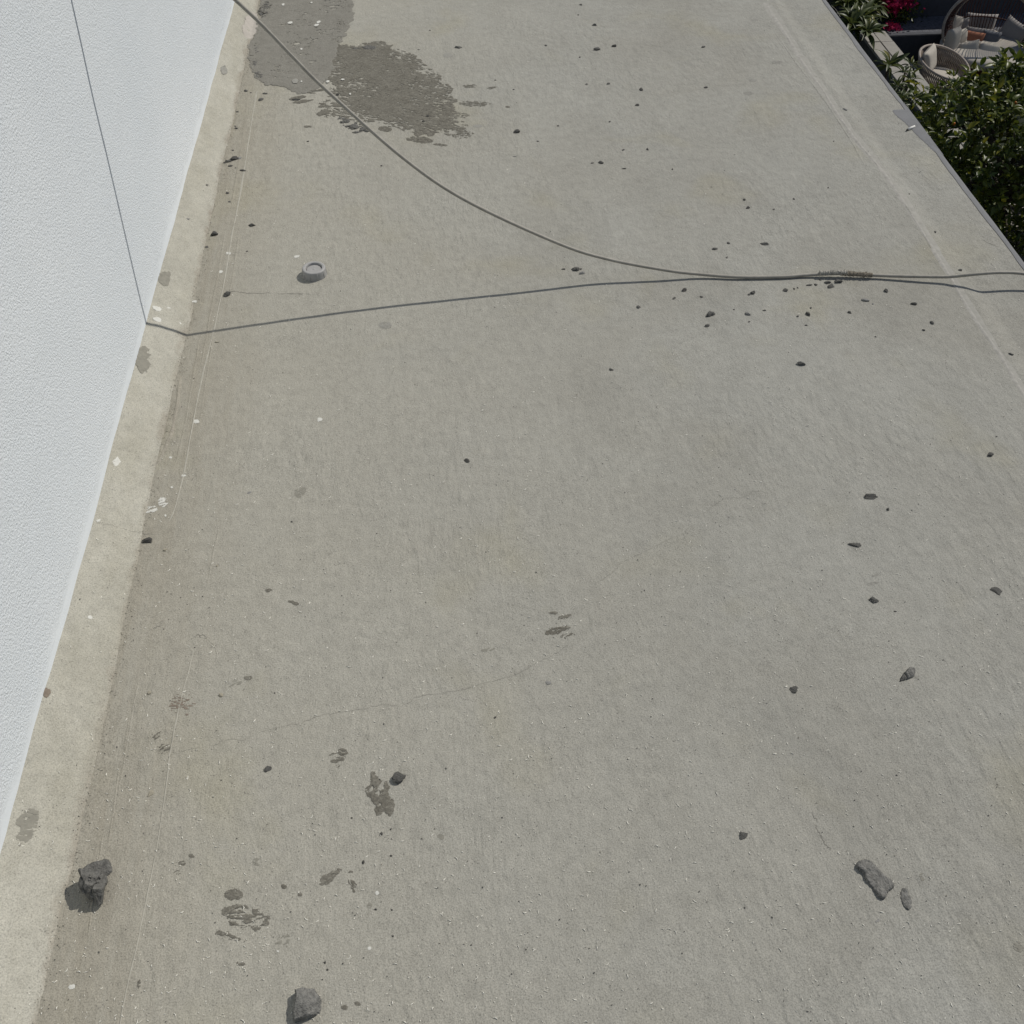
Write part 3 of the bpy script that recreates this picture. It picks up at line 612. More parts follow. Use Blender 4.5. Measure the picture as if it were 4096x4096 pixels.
STONES = [
 (982, 365, 16, 'dark pebble below the left lip of the grey mortar patch, bigger of a close pair'),
 (1003, 371, 9, 'tiny crumb right of the pebble below the left lip of the grey patch'),
 (1059, 375, 22, 'flat oblong crumb just under the rounded lower lip of the grey patch', 'm', .45, 0, .4),
 (1044, 400, 24, 'tilted oblong crumb below the flat oblong one, left under the grey patch', 'm', .55, .5),
 (948, 448, 14, 'lone pebble at the fillet foot between the grey patch and the rubble heap'),
 (941, 506, 9, 'upper crumb of a touching pair at the fillet foot above the rubble heap'),
 (945, 514, 13, 'lower crumb of a touching pair at the fillet foot above the rubble heap'),
 (931, 602, 11, 'round pebble directly above the rubble heap beside the white wall'),
 (934, 637, 38, 'largest flaky dark chunk of the rubble heap beside the white wall', 'd', .6, .3, .7),
 (911, 647, 27, 'grey wedge at the lower left of the rubble heap beside the wall', 'm', .6, -.3, .7),
 (959, 634, 17, 'pale knob at the right end of the rubble heap beside the wall', 'p'),
 (920, 665, 21, 'flat chip at the foot of the rubble heap beside the wall', 'd', .6, .1, .4),
 (898, 652, 12, 'small dark tip at the far left of the rubble heap', 'd'),
 (942, 672, 8, 'tiny crumb between the rubble heap and the notched chip'),
 (970, 682, 29, 'notched dark chip lying right below the rubble heap', 'd', .5, -.4, .35),
 (826, 741, 18, 'thin sliver on the beige fillet below the rubble heap', 'm', .4, 0, .4),
 (909, 774, 15, 'upper of two small oval pebbles at the fillet foot below the rubble heap', 'm', .5, 0),
 (917, 808, 12, 'lower of two small oval pebbles at the fillet foot below the rubble heap'),
 (749, 877, 20, 'pale grey flake on the beige fillet close to the white wall', 'p', .45, -.2, .35),
 (1007, 903, 32, 'dark angular stone right of the jagged stone, above left of the plastic cap', 'd', .6, .1),
 (855, 938, 32, 'jagged dark stone at the fillet foot, left of the plastic cap', 'd', .75, .4),
 (826, 989, 15, 'small rounded pebble below the jagged stone at the fillet foot'),
 (988, 1006, 9, 'tiny dark crumb alone between the jagged stone and the plastic cap', 'd'),
 (907, 1179, 36, 'dark porous stone by the fillet above the bend of the cable shadow', 'd', .75, .6, .75),
 (866, 1369, 19, 'pale beige pebble just below the bend of the cable shadow', 'b', .5, -.2, .5),
 (1183, 400, 36, 'ragged long mortar crumb lying along the lower edge of the grey patch', 'm', .4, 0, .4),
 (1231, 566, 12, 'small dark crumb left of the cable under the big mortar patch', 'd'),
 (1525, 664, 9, 'tiny dark crumb alone just left of the cable below the brushed smear', 'd'),
 (1832, 191, 31, 'flat dark oval stone alone right of the brushed mortar smear', 'm', .55, 0, .45),
 (1674, 199, 12, 'thin chip between the brushed smear and the flat oval stone', 'd', .4, 0, .4),
 (1719, 122, 8, 'tiny crumb up left of the flat oval stone'),
 (1708, 466, 15, 'upper of two dark crumbs on the lower right of the brushed smear', 'd'),
 (1693, 486, 14, 'lower of two dark crumbs on the lower right of the brushed smear', 'd'),
 (1350, 379, 23, 'dark crumb on the mortar just right of the cable', 'd', .6),
 (2323, 20, 15, 'dark pebble nearest the top border in the middle of the roof', 'd', .7),
 (2313, 60, 9, 'tiny crumb right below the pebble nearest the top border', 'd'),
 (2376, 102, 20, 'pebble with a pale flank above the two larger stones near the top', 'm', .7),
 (2386, 199, 28, 'left and larger of the two stones near the top of the roof', 'm', .6, .2),
 (2455, 185, 20, 'right and smaller of the two stones near the top of the roof', 'd', .8),
 (2183, 183, 10, 'small crumb alone left of the two stones near the top', 'd'),
 (2319, 229, 12, 'flat chip below left of the two stones near the top', 'd', .5),
 (2346, 338, 13, 'left of two small pebbles lying in a row below the top pair'),
 (2433, 336, 15, 'right of two small pebbles lying in a row below the top pair'),
 (2562, 359, 21, 'dark stone right of the two small pebbles in a row', 'd', .7),
 (2548, 422, 17, 'pointed pebble below the dark stone that ends the row', 'd'),
 (2054, 359, 9, 'flat crumb between the brushed smear and the pointed upright stone', 'm', .5),
 (1981, 321, 8, 'tiny crumb above the thin smears right of the brushed mortar'),
 (2064, 528, 25, 'upright pointed stone right of the last thin mortar smears', 'd', .9, .3, .9),
 (2151, 565, 10, 'small crumb down right of the upright pointed stone'),
 (2232, 504, 10, 'small crumb up right of the upright pointed stone', 'd'),
 (2438, 487, 11, 'small flat crumb alone below the row of small pebbles'),
 (2492, 600, 12, 'left of two flat pebbles in a row above the round stone'),
 (2589, 598, 18, 'right of two flat pebbles in a row above the round stone', 'm', .6),
 (2403, 651, 22, 'round dark stone with a chip at its left, mid roof above the cable', 'd', .9),
 (2369, 653, 15, 'chip at the left of the round dark stone', 'd', .5, 0, .4),
 (2494, 675, 18, 'flat dark sliver right of the round dark stone', 'd', .4, 0, .4),
 (2689, 678, 11, 'small flat chip far right of the dark sliver', 'd', .5),
 (2058, 626, 16, 'thin pale sliver below the upright pointed stone', 'p', .35, 0, .3),
 (2812, 189, 18, 'tilted stone alone right of the two stones near the top', 'm', .6, .6),
 (2822, 350, 16, 'blocky pebble alone below the tilted stone', 'm', .9),
 (2858, 996, 25, 'angular stone above the cable, left of the long wedge stone', 'm', .8, -.4),
 (2913, 973, 15, 'small pebble up right of the angular stone above the cable'),
 (2906, 1031, 9, 'tiny crumb between the angular stone and the cable'),
 (3378, 439, 22, 'oblong grey pebble on the faint ridge near the roof edge', 'p', .5, -.8, .5),
 (2976, 799, 15, 'hooked crumb just above the leaning dark stone', 'd', .7),
 (2990, 832, 22, 'leaning dark stone between the hooked crumb and the flat chip', 'd', .6, .6),
 (3094, 838, 12, 'flat chip right of the leaning dark stone', 'd', .5),
 (3175, 796, 11, 'small pebble up right of the flat chip'),
 (3334, 565, 8, 'tiny dark crumb left of the faint ridge below the oblong pebble', 'd'),
 (3312, 751, 8, 'tiny dark crumb left of the faint ridge, well above the cable joint', 'd'),
 (3055, 978, 35, 'long wedge shaped stone above the cable', 'm', .45, -.25, .6),
 (2252, 1077, 16, 'half round chip left of the cluster between the cable and its shadow', 'd', .6, 0, .4),
 (2299, 1079, 38, 'largest porous stone of the cluster between the cable and its shadow', 'm', .65, 0),
 (2325, 1094, 29, 'smooth pale stone at lower right of the cluster between the cable and its shadow', 'p', .55, .35, .7),
 (2323, 1077, 10, 'tiny crumb above the smooth pale stone between the cable and its shadow', 'd'),
 (2736, 1162, 25, 'dark stone just below where the cable shadow meets the cable', 'd', .7),
 (2695, 1194, 20, 'smaller stone down left of the dark stone under the cable shadow', 'm', .6),
 (2805, 1188, 15, 'small pebble right of the dark stone under the cable shadow'),
 (2553, 1229, 17, 'lone pebble below the middle of the cable shadow', 'm', .8),
 (2836, 1259, 42, 'largest grey stone below the cable, with a smaller one under it', 'm', .65, .1, .7),
 (2827, 1305, 24, 'stone under the largest grey stone below the cable', 'm', .65, .3),
 (2935, 1239, 9, 'tiny crumb right of the largest grey stone below the cable'),
 (2989, 1257, 26, 'pale stone right of the largest grey stone below the cable', 'p', .65),
 (2995, 1287, 11, 'small chip right under the pale stone'),
 (3056, 1243, 17, 'flat pebble right of the pale stone', 'm', .5),
 (3009, 1172, 23, 'round knobby stone above the pale stone, touching a small crumb', 'd', .95),
 (2996, 1179, 13, 'small crumb touching the round knobby stone'),
 (2443, 1479, 21, 'lone angular stone in the open floor below the cable shadow', 'm', .7),
 (3636, 776, 8, 'tiny dark crumb between the faint ridge and the roof edge', 'd'),
 (3739, 929, 14, 'pebble between the faint ridge and the roof edge above the cable', 'm', .7),
 (3839, 1082, 19, 'pebble just above the cable near the right border', 'm', .7),
 (3141, 1162, 27, 'knobby stone at the left end of the row under the cable joint', 'm', .7),
 (3175, 1156, 13, 'flat chip right of the knobby stone under the cable joint', 'd', .5),
 (3190, 1152, 8, 'tiny crumb in the middle of the row under the cable joint', 'd'),
 (3235, 1141, 29, 'long flat stone in the row under the cable joint', 'm', .35, 0, .4),
 (3262, 1139, 14, 'small pebble right of the long flat stone under the cable joint', 'd'),
 (3279, 1119, 14, 'small pebble touching the cable shadow left of the joint', 'm', .5),
 (3308, 1132, 27, 'upper stone of the stacked pair right under the cable joint', 'm', .7, 0, .7),
 (3321, 1146, 33, 'lower stone of the stacked pair right under the cable joint', 'm', .7, .3, .8),
 (3352, 1128, 32, 'stone right of the stacked pair under the cable joint', 'm', .6, 0, .7),
 (3543, 1164, 24, 'dark angular stone alone right of the cable joint, below the cable', 'd', .75),
 (3460, 1202, 32, 'pale oblong stone with a sharp nose below the cable joint', 'p', .5, -.45, .6),
 (3491, 1216, 11, 'pale pebble right of the pale oblong stone', 'p'),
 (3652, 1216, 25, 'dark pointed stone left of the faint ridge below the cable', 'd', .6, -.2),
 (3397, 1251, 19, 'pebble below the pale oblong stone', 'd', .65),
 (3242, 1232, 12, 'small pebble right above the dark round stone below the cable joint'),
 (3231, 1258, 29, 'dark round stone below the cable joint with small pebbles around', 'd', .65),
 (3191, 1266, 12, 'small pebble left of the dark round stone below the cable joint'),
 (3224, 1302, 14, 'flat chip under the dark round stone below the cable joint', 'm', .5),
 (3726, 1292, 22, 'grey oval stone left of the faint ridge, right of the others', 'm', .6),
 (3693, 1321, 13, 'small dark chip down left of the grey oval stone', 'd', .45),
 (3501, 1347, 10, 'small flat crumb alone in open floor left of the faint ridge'),
 (3202, 1458, 36, 'ridged wedge stone alone well below the cable joint', 'm', .5, -.3, .7),
 (4042, 1417, 23, 'oval stone on the ridge at the right border below the cable', 'm', .6),
 (3985, 1747, 9, 'tiny pebble near the right border above the pyramid stone'),
 (3957, 1820, 28, 'pyramid shaped stone near the right border', 'm', .8, .4, .8),
 (3479, 1988, 62, 'long rough almond shaped stone, topmost of the right hand column', 'm', .45, -.12, .45),
 (3550, 2038, 15, 'small round pebble down right of the almond shaped stone', 'd', .85),
 (3415, 2180, 53, 'oblong stone below the almond shaped stone', 'm', .5, -.15, .4),
 (3490, 2401, 44, 'angular stone in the middle of the right hand column', 'm', .75, -.2, .55),
 (3581, 2446, 15, 'small rectangular chip down right of the angular stone', 'd', .5, -.15, .3),
 (3981, 2364, 49, 'flat five sided stone near the right border', 'm', .85, -.5, .3),
 (3173, 2760, 42, 'wedge shaped stone alone in the right part of the open floor', 'm', .75, .4, .6),
 (2969, 3340, 44, 'fan shaped stone alone in the front right of the floor', 'm', .75, .5, .5),
 (1866, 1844, 24, 'round dark stone alone in the centre of the roof', 'd', .95, 0, .75),
 (586, 2163, 46, 'dark stone at the fillet foot below the white paint splash', 'd', .65, -.1, .65),
 (661, 2201, 17, 'small brownish pebble down right of the dark stone by the paint splash', 'b'),
 (996, 1971, 19, 'grey chip alone right of the white paint splash', 'p', .6, .4, .4),
 (596, 2772, 20, 'beige pebble left of the rust brown stain', 'b', .9),
 (882, 2781, 22, 'beige pebble right of the rust brown stain', 'b', .85),
 (600, 3175, 32, 'beige egg shaped stone left of the straight trowel line near the front', 'b', .7, .9, .4),
 (1070, 3076, 31, 'round flat grey stone in the front left, below the long crack', 'm', .92, 0, .5),
 (1593, 3115, 58, 'grey angular stone beside the dark mortar smear in the front left', 'm', .85, .2, .75),
 (2192, 2732, 21, 'smooth beige grey pebble right of the end of the long crack', 'p', .8, 0, .4),
 (1980, 2870, 15, 'thin dark chip below the long crack', 'd', .55, .5, .3),
 (1452, 3450, 15, 'small oblong dark crumb above the double mortar smear', 'd', .6, 1.4),
 (1525, 3335, 15, 'larger of two crumbs below the dark mortar smear', 'd'),
 (1563, 3317, 10, 'smaller of two crumbs below the dark mortar smear', 'd'),
 (1407, 3272, 10, 'tiny crumb left below the dark mortar smear', 'd'),
 (1564, 3423, 11, 'lone crumb well below the dark mortar smear', 'd'),
 (1502, 3638, 11, 'left of two tiny crumbs right of the brushed front smear', 'd'),
 (1566, 3640, 9, 'right of two tiny crumbs right of the brushed front smear', 'd'),
 (1571, 3744, 9, 'tiny crumb above right of the big front block', 'd'),
 (1299, 3851, 10, 'upper of two crumbs right above the big front block', 'd'),
 (1309, 3878, 10, 'lower of two crumbs right above the big front block', 'd'),
 (1166, 2088, 10, 'tiny grey crumb alone left of centre', 'm'),
 (868, 2264, 13, 'small beige crumb right of the fillet in the left of the floor', 'b')]
for s in STONES: stone(*s)

# stones traced by outline: flat-topped, broken edges
def slabstone(name, outline, h, m, label, seed, cell=.0011, dome=.25, rough=.0022, parent=None, label_cat='stone', lift=0.0, shoulder=.75, tilt=(0, 0), planes=()):
    P0 = [at(x, y, h*.8+lift)[:2] for x, y in outline]; P = np.array(P0); lo = P.min(0)-.006; hi = P.max(0)+.006; C = P.mean(0)
    gx = np.arange(lo[0], hi[0], cell); gy = np.arange(lo[1], hi[1], cell); GX, GY = np.meshgrid(gx, gy)
    s = sdpoly(GX, GY, P0)+.0016*2*fbm(GX*260, GY*260, seed, 3)
    r = np.minimum(1, np.maximum(-s, 0)/(h*shoulder)); up_ = np.sqrt(np.clip(1-(1-r)**2, 0, 1))
    Z = h*(1-dome+dome*np.minimum(1, np.maximum(-s, 0)/.02))*up_**.6+rough*2*fbm(GX*150, GY*150, seed+4, 4)*(s < 0)+rough*3*fbm(GX*45, GY*45, seed+5, 2)*(s < 0)+((GX-C[0])*tilt[0]+(GY-C[1])*tilt[1])*(s < 0)*up_
    for (pa, pb, pc) in planes: Z = np.minimum(Z, np.maximum(pa*(GX-C[0])+pb*(GY-C[1])+pc+rough*1.5*fbm(GX*110, GY*110, seed+8, 3), .001))
    z0 = float(zroof(C[0], C[1])); mk = s < 0; nx = len(gx)
    Vt = np.stack([GX-C[0], GY-C[1], np.where(mk, np.maximum(Z, .0008), 0.0)+lift], -1).reshape(-1, 3)
    idx = np.argwhere(mk[:-1, :-1] | mk[1:, :-1] | mk[:-1, 1:] | mk[1:, 1:]); a = idx[:, 0]*nx+idx[:, 1]
    F = np.stack([a, a+1, a+nx+1, a+nx], 1); use, inv = np.unique(F.ravel(), return_inverse=True)
    o = grid_mesh(name, Vt[use], inv.reshape(-1, 4), m, None, False)
    o.location = (C[0], C[1], z0-.0002)
    if parent is not None:
        o.parent = parent; o.location = (C[0]-parent.location.x, C[1]-parent.location.y, 0)
    elif label: tag(o, label, label_cat, 'mortar stones and pebbles scattered on the roof')
    return o
z3 = lambda L: [(1100+x/8.05, 3900+y/8.05) for x, y in L]
slabstone('stone', z3([(610, 450), (850, 355), (1060, 380), (1250, 390), (1330, 540), (1440, 680), (1420, 960), (1390, 1100), (1220, 1220), (880, 1360), (600, 1420), (570, 1200), (600, 850), (650, 600)]), .021, M_STONE, 'big flat topped grey mortar block at the bottom border, front left', 3, .0007, .10, .0012, shoulder=.22, tilt=(-.04, .05), planes=((-.45, .1, .0225), (-.1, -.42, .0235), (-.9, .55, .029), (.25, .35, .024)))
z5 = lambda L: [(3380+x/6.04, 3400+y/6.04) for x, y in L]
slabstone('stone', z5([(275, 320), (350, 240), (480, 205), (600, 220), (720, 320), (800, 400), (920, 540), (1050, 640), (1150, 710), (1190, 800), (1195, 890), (1080, 960), (1040, 1010), (1000, 1130), (960, 1170), (850, 1130), (780, 1050), (700, 920), (620, 830), (540, 740), (500, 640), (450, 540), (350, 450), (290, 400)]), .007, M_STONE, 'long bone shaped gritty mortar slab in the front right corner', 5, .0008, .2, .0017, shoulder=.5)
slabstone('stone', z5([(1390, 910), (1500, 900), (1550, 1010), (1560, 1090), (1630, 1190), (1600, 1320), (1580, 1430), (1530, 1455), (1440, 1380), (1390, 1290), (1360, 1150), (1350, 1000)]), .0035, M_STONE, 'smaller thin mortar slab right of the long bone shaped one', 7, .0009, .3, .0012)
zg = lambda L: [(3072+x*.53, 1700+y*.53) for x, y in L]
slabstone('stone', zg([(1075, 1818), (1115, 1825), (1112, 1885), (1060, 1905), (1045, 1880), (1030, 1860)]), .009, M_STONE, 'main half of the split stone near the right border', 8, .001, .2, .0012)
slabstone('stone', zg([(1028, 1868), (1048, 1898), (1058, 1905), (1020, 1925), (1000, 1925), (1008, 1890)]), .006, M_STONED, 'broken off lower left half of the split stone near the right border', 9, .001, .2, .0012)
slabstone('chip', [(3502, 3685), (3506, 3679), (3514, 3671), (3519, 3676), (3517, 3684), (3506, 3692)], .0016, M_STONEP, 'thin grey brown chip below the long bone shaped mortar slab', 10, .0008, .2, .0005)

# crumbly lump sitting on its flat crust
P = on(372, 3545)
lump = thing('mortar_lump', (P[0], P[1], zsurf(P[0], P[1])), 'tall crumbly dark mortar lump on a flat crust with a long shadow, front left', 'lump', 'mortar stones and pebbles scattered on the roof')
z2 = lambda L: [(240+x/6.9, 3380+y/6.9) for x, y in L]
slabstone('crust', z2([(540, 730), (600, 640), (780, 500), (930, 420), (1060, 420), (1200, 360), (1290, 370), (1380, 480), (1400, 590), (1420, 690), (1340, 770), (1250, 850), (1100, 900), (900, 900), (700, 860)]), .006, M_STONED, None, 12, .0009, .3, .0009, parent=lump)
bm = bmesh.new(); rnd = random.Random(21)
def chunk(bm, c, r, sub, seed, cuts=13):
    d = rockmesh('tmp', seed, sub, cuts, .07, .75, .025); n0 = len(bm.verts); bm.from_mesh(d); bm.verts.ensure_lookup_table()
    for v in bm.verts[n0:]:
        v.co = Vector((v.co.x*r[0]+c[0], v.co.y*r[1]+c[1], v.co.z*r[2]+c[2])); q = v.co*160
        v.co += .0007*Vector((mnoise.noise(q), mnoise.noise(q+Vector((7, 0, 0))), mnoise.noise(q+Vector((0, 9, 0)))))
    bpy.data.meshes.remove(d)
chunk(bm, (0, 0, -.001), (.015, .020, .028), 3, 5)
chunk(bm, (-.007, .009, .008), (.016, .014, .030), 3, 8)
chunk(bm, (.007, -.013, .004), (.010, .014, .032), 3, 11)
chunk(bm, (-.004, -.004, .018), (.010, .010, .020), 3, 14)
chunk(bm, (-.012, .002, .014), (.008, .012, .020), 3, 17)
for k in range(34):
    a = rnd.uniform(0, 6.28); q = rnd.uniform(.1, 1)
    chunk(bm, (.014*math.cos(a)*q-.003, .017*math.sin(a)*q+.002, .020+.012*(1-q)), (rnd.uniform(.002, .0045), rnd.uniform(.002, .0045), rnd.uniform(.003, .008)), 2, 30+k, 9)
o = link('core', bm, M_STONED, lump); o.location = (.0085, -.006, 0); o.scale = (1.12, 1.15, 1.05)
# ------------------------------------------------------------------ plastic cap
P = on(1259, 1098)
cap = thing('plastic_cap', (P[0], P[1], zsurf(P[0], P[1])), 'grey round plastic cap with a recessed disc, lying on the floor left of the cable', 'cap', None, .3)
def lathe(prof, ns=48):
    V = []; F = []; n = len(prof)
    for k in range(ns):
        a = 2*math.pi*k/ns
        for (r, z) in prof: V.append((r*math.cos(a), r*math.sin(a), z))
    for k in range(ns):
        for j in range(n-1): F.append((k*n+j, ((k+1) % ns)*n+j, ((k+1) % ns)*n+j+1, k*n+j+1))
    return V, F
V, F = lathe([(.0328, 0), (.0326, .004), (.0318, .012), (.0313, .0195), (.0306, .0215), (.0292, .0226), (.0235, .0226), (.0222, .0216), (.0218, .012), (.0216, .011)])
raw('body', V, F, M_CAP, cap, True)
V, F = lathe([(.0001, .0176), (.003, .0176), (.0036, .0170), (.0055, .0172), (.018, .0176), (.0195, .0172), (.0200, .0165), (.0200, .011)])
raw('disc', V, F, M_CAP, cap, True)
V, F = lathe([(.0219, .0112), (.0001, .0112)], 32); raw('floor', V, F, M_CAP, cap)
for k in range(10):
    a = 2*math.pi*k/10+.35; c, s = math.cos(a), math.sin(a)
    mb = MB().add(tube([(c*.0322, s*.0322, .001), (c*.0318, s*.0318, .011), (c*.0309, s*.0309, .0205)], [.0013, .0012, .0008], 6)); mb.build('rib', M_CAP, cap)
P1, P2 = on(3625, 525), on(3657, 509)
st = thing('stub', tuple((P1+P2)/2), 'small white stub with a dark tip lying on the grey edge patch', 'stub')
c0 = (P1+P2)/2; d = P2-P1; d[2] = 0; L = np.linalg.norm(d); d /= L
mb = MB().add(tube([-d*L*.36+[0, 0, .0042], d*L*.1+[0, 0, .0044], d*L*.5+[0, 0, .0040]], [.0036, .0038, .0030], 10)); mb.build('paper', M_BUTT, st)
mb = MB().add(tube([-d*L*.5+[0, 0, .0036], -d*L*.36+[0, 0, .0042]], [.0022, .0035], 8)); mb.build('tip', M_GRIT, st)

# ------------------------------------------------------------------ the cable
r = .0044
pts = [(-.745, 2.402, 1.13), (-.72, 2.402, 1.092), (-.581, 2.402, .919), (-.493, 2.399, .824), (-.429, 2.402, .748), (-.353, 2.403, .662), (-.29, 2.405, .580), (-.226, 2.402, .503), (-.057, 2.368, .340), (.095, 2.345, .228), (.329, 2.315, .110), (.466, 2.307, .058), (.619, 2.291, .026), (.714, 2.285, .0115)]
pts += [tuple(at(x, y, z)) for x, y, z in [(2960, 1108, .0062), (3123, 1107, .0056), (3210, 1101, .0062), (3290, 1096, .0085), (3369, 1094, .0105), (3440, 1098, .0095), (3549, 1103, .0095), (3670, 1106, .013), (3788, 1107, .017), (3860, 1101, .026), (3920, 1095, .032), (4000, 1090, .034), (4096, 1095, .028)]]
pts += [(1.66, 2.165, .012), (1.70, 2.16, -.03), (1.715, 2.158, -.3), (1.72, 2.155, -1.2)]
Q = resample(pts, 420)
cable = thing('cable', (pts[15][0], pts[15][1], 0), 'dusty grey brown cable sagging from the white wall and crossing the roof to the edge', 'cable')
Qc = Q-np.array([pts[15][0], pts[15][1], 0])
V, F = tube(Qc, r, 12); raw('sheath', V, F, M_CABLE, cable, True)
sel = Qc[(Q[:, 0] > at(3275, 1095, .008)[0]) & (Q[:, 0] < at(3385, 1095, .008)[0])]
S2 = resample(sel, 60); rr = .0058+.0042*np.abs(fbm(np.arange(60)*.31, np.zeros(60), 61, 3))*2; rr[0] = rr[-1] = .0049
S2[:, 2] += .003
V, F = tube(S2, rr, 14); V = [tuple(np.array(v)+.0016*(np.array([0, mnoise.noise(Vector(v)*260), mnoise.noise(Vector(v)*240+Vector((9, 0, 0)))]))) for v in V]
raw('tape_wrap', V, F, M_TAPE, cable, False)
sel = Qc[(Q[:, 0] > at(3358, 1095, .008)[0]) & (Q[:, 0] < at(3485, 1095, .008)[0])]
S3 = resample(sel, 50); rnd = random.Random(4); mb = MB()
mb.add(tube(S3, .0054+.0075*np.abs(fbm(np.arange(50)*.23, np.zeros(50), 71, 4)), 10))
for k in range(120):
    c = S3[rnd.randrange(50)]; a = rnd.uniform(-.5, math.pi+.5); L = rnd.uniform(.003, .010)*(1-.4*abs(math.cos(a)))
    p0 = c+np.array([0, .005*math.cos(a), .005*math.sin(a)]); dr = np.array([rnd.gauss(.5, .8), math.cos(a)*.8, abs(math.sin(a))*.7]); dr /= np.linalg.norm(dr)
    p1 = p0+dr*L*.5+np.array([0, 0, .001]); p2 = p0+dr*L+np.array([rnd.gauss(0, .002), rnd.gauss(0, .002), -.001])
    mb.add(tube([p0, p1, p2], [.0006, .0005, .0002], 3))
tag(mb.build('frayed_fibres', M_FIBRE, cable, False), kind='stuff')
for (x, y, z) in [(1215, 279, .45), (1231, 296, .44), (2412, 1035, .068)]:
    pass

# ================================================================== THE GARDEN BELOW
D = lambda P: float((np.asarray(P)-np.array([0, 0, EYE])) @ fw)
raw('garden_ground', [(-400, -400, ZG), (400, -400, ZG), (400, 400, ZG), (-400, 400, ZG)], [(0, 1, 2, 3)], M_LAWN, kind='structure', label='dark lawn and soil below the house')
# low garden wall with pale coping, running parallel to the house
zc = ZG+.55
xl = np.mean([at(3437, 132, zc)[0], at(3528, 244, zc)[0], at(3607, 342, zc)[0]]); xr_ = np.mean([at(3537, 116, zc)[0], at(3642, 253, zc)[0], at(3731, 356, zc)[0]])
xm = (xl+xr_)/2
lw = thing('low_wall', (xm, 15, ZG), 'low garden wall with pale stone coping below the roof edge', 'wall')
ybw = at(3700, 136, ZG+.45)[1]
box('wall_body', xl-xm+.015, xr_-xm-.015, -9, ybw-15-.02, 0, .50, M_GWALL, lw)
yk = -9.0; kk = 0
while yk < ybw-15-.05:
    y2 = min(yk+1.15, ybw-15-.03)
    for (xa, xb) in ((xl-xm, -.006), (.006, xr_-xm)):
        box('coping_stone', xa, xb, yk+.004, y2-.004, .502, .55+.004*((kk*7) % 3), M_COPE, lw, .006); kk += 1
    yk = y2
# planted ledge and charcoal wall at the back
lg = thing('planter_ledge', (11, ybw, ZG), 'grey gravel ledge in front of the charcoal back wall', 'planter')
ywall = at(3700, 80, ZG+.45)[1]
box('kerb', -4.2, 4.5, -.02, .10, 0, .45, M_DARKW, lg, .01)
box('gravel_bed', -4.2, 4.5, .102, ywall-ybw+.2, .05, .43, M_GRAVEL, lg)
bw = thing('back_wall', (11, ywall+.2, ZG), 'charcoal rendered wall behind the daybed', 'wall')
box('render', -26, 14, 0, .2, 0, 1.6, M_DARKW, bw, .01)
rnd = random.Random(8)
V, F = tube(resample([at(3745, 100, ZG+.45)-np.array([11, ywall+.2, ZG])+np.array([0, -.12, 0]), at(3752, 40, ZG+1.1)-np.array([11, ywall+.2, ZG])+np.array([0, -2.3, 0]), at(3760, 0, ZG+1.9)-np.array([11, ywall+.2, ZG])+np.array([0, -4.5, 0])], 12), .02, 6)

# leaves --------------------------------------------------------------
def leafmesh(name, m, L=1.0, W=.42, fold=.12, curl=.18, n=5):
    V = []; F = []
    for k in range(n+1):
        t = k/n; wd = W/2*math.sin(math.pi*min(1, t**.8))**.8 if 0 < k < n else .01
        z = -curl*(t-.3)**2
        V += [(-wd, t*L, z+fold*wd*1.2), (0, t*L, z), (wd, t*L, z+fold*wd*1.2)]
        if k:
            o = 3*k
            F += [(o-3, o-2, o+1, o), (o-2, o-1, o+2, o+1)]
    d = bpy.data.meshes.new(name); d.from_pydata(V, [], F); d.update(); d.materials.append(m); d.shade_smooth(); return d
def orient(dirv, roll):
    y = np.asarray(dirv, float); y = y/np.linalg.norm(y); a = np.array([0, 0, 1.])
    x = np.cross(y, a); nx_ = np.linalg.norm(x); x = x/nx_ if nx_ > 1e-6 else np.array([1., 0, 0]); z = np.cross(x, y)
    c, s = math.cos(roll), math.sin(roll); return np.stack([x*c+z*s, y, z*c-x*s], 1)
def leafcloud(name, proto, items, m, parent):
    pv = np.array([v.co for v in proto.vertices]); pf = np.array([p.vertices for p in proto.polygons]); V = []; F = []
    for i, (p, Rm, s) in enumerate(items):
        V.append(pv @ (Rm.T)*s+p); F.append(pf+i*len(pv))
    return tag(grid_mesh(name, np.vstack(V), np.vstack(F), m, parent), kind='stuff')
def leafparts(protos, items, parent):
    for i, (p, Rm, s) in enumerate(items):
        o = bpy.data.objects.new('leaf', protos[i % len(protos)]); COL.objects.link(o); o.parent = parent
        o.matrix_local = Matrix([[*(Rm[r_]*s), p[r_]] for r_ in range(3)]+[[0, 0, 0, 1]])
LEAF = [leafmesh('leaf', M_LEAF, 1, .46, .5, .30), leafmesh('leaf', M_LEAF, 1, .40, .35, .15), leafmesh('leaf', M_LEAF, 1, .5, .6, .5)]
BLADE = [leafmesh('leaf', M_LEAF2, 1, .26, .4, .35, 6), leafmesh('leaf', M_LEAF2, 1, .22, .5, .7, 6)]

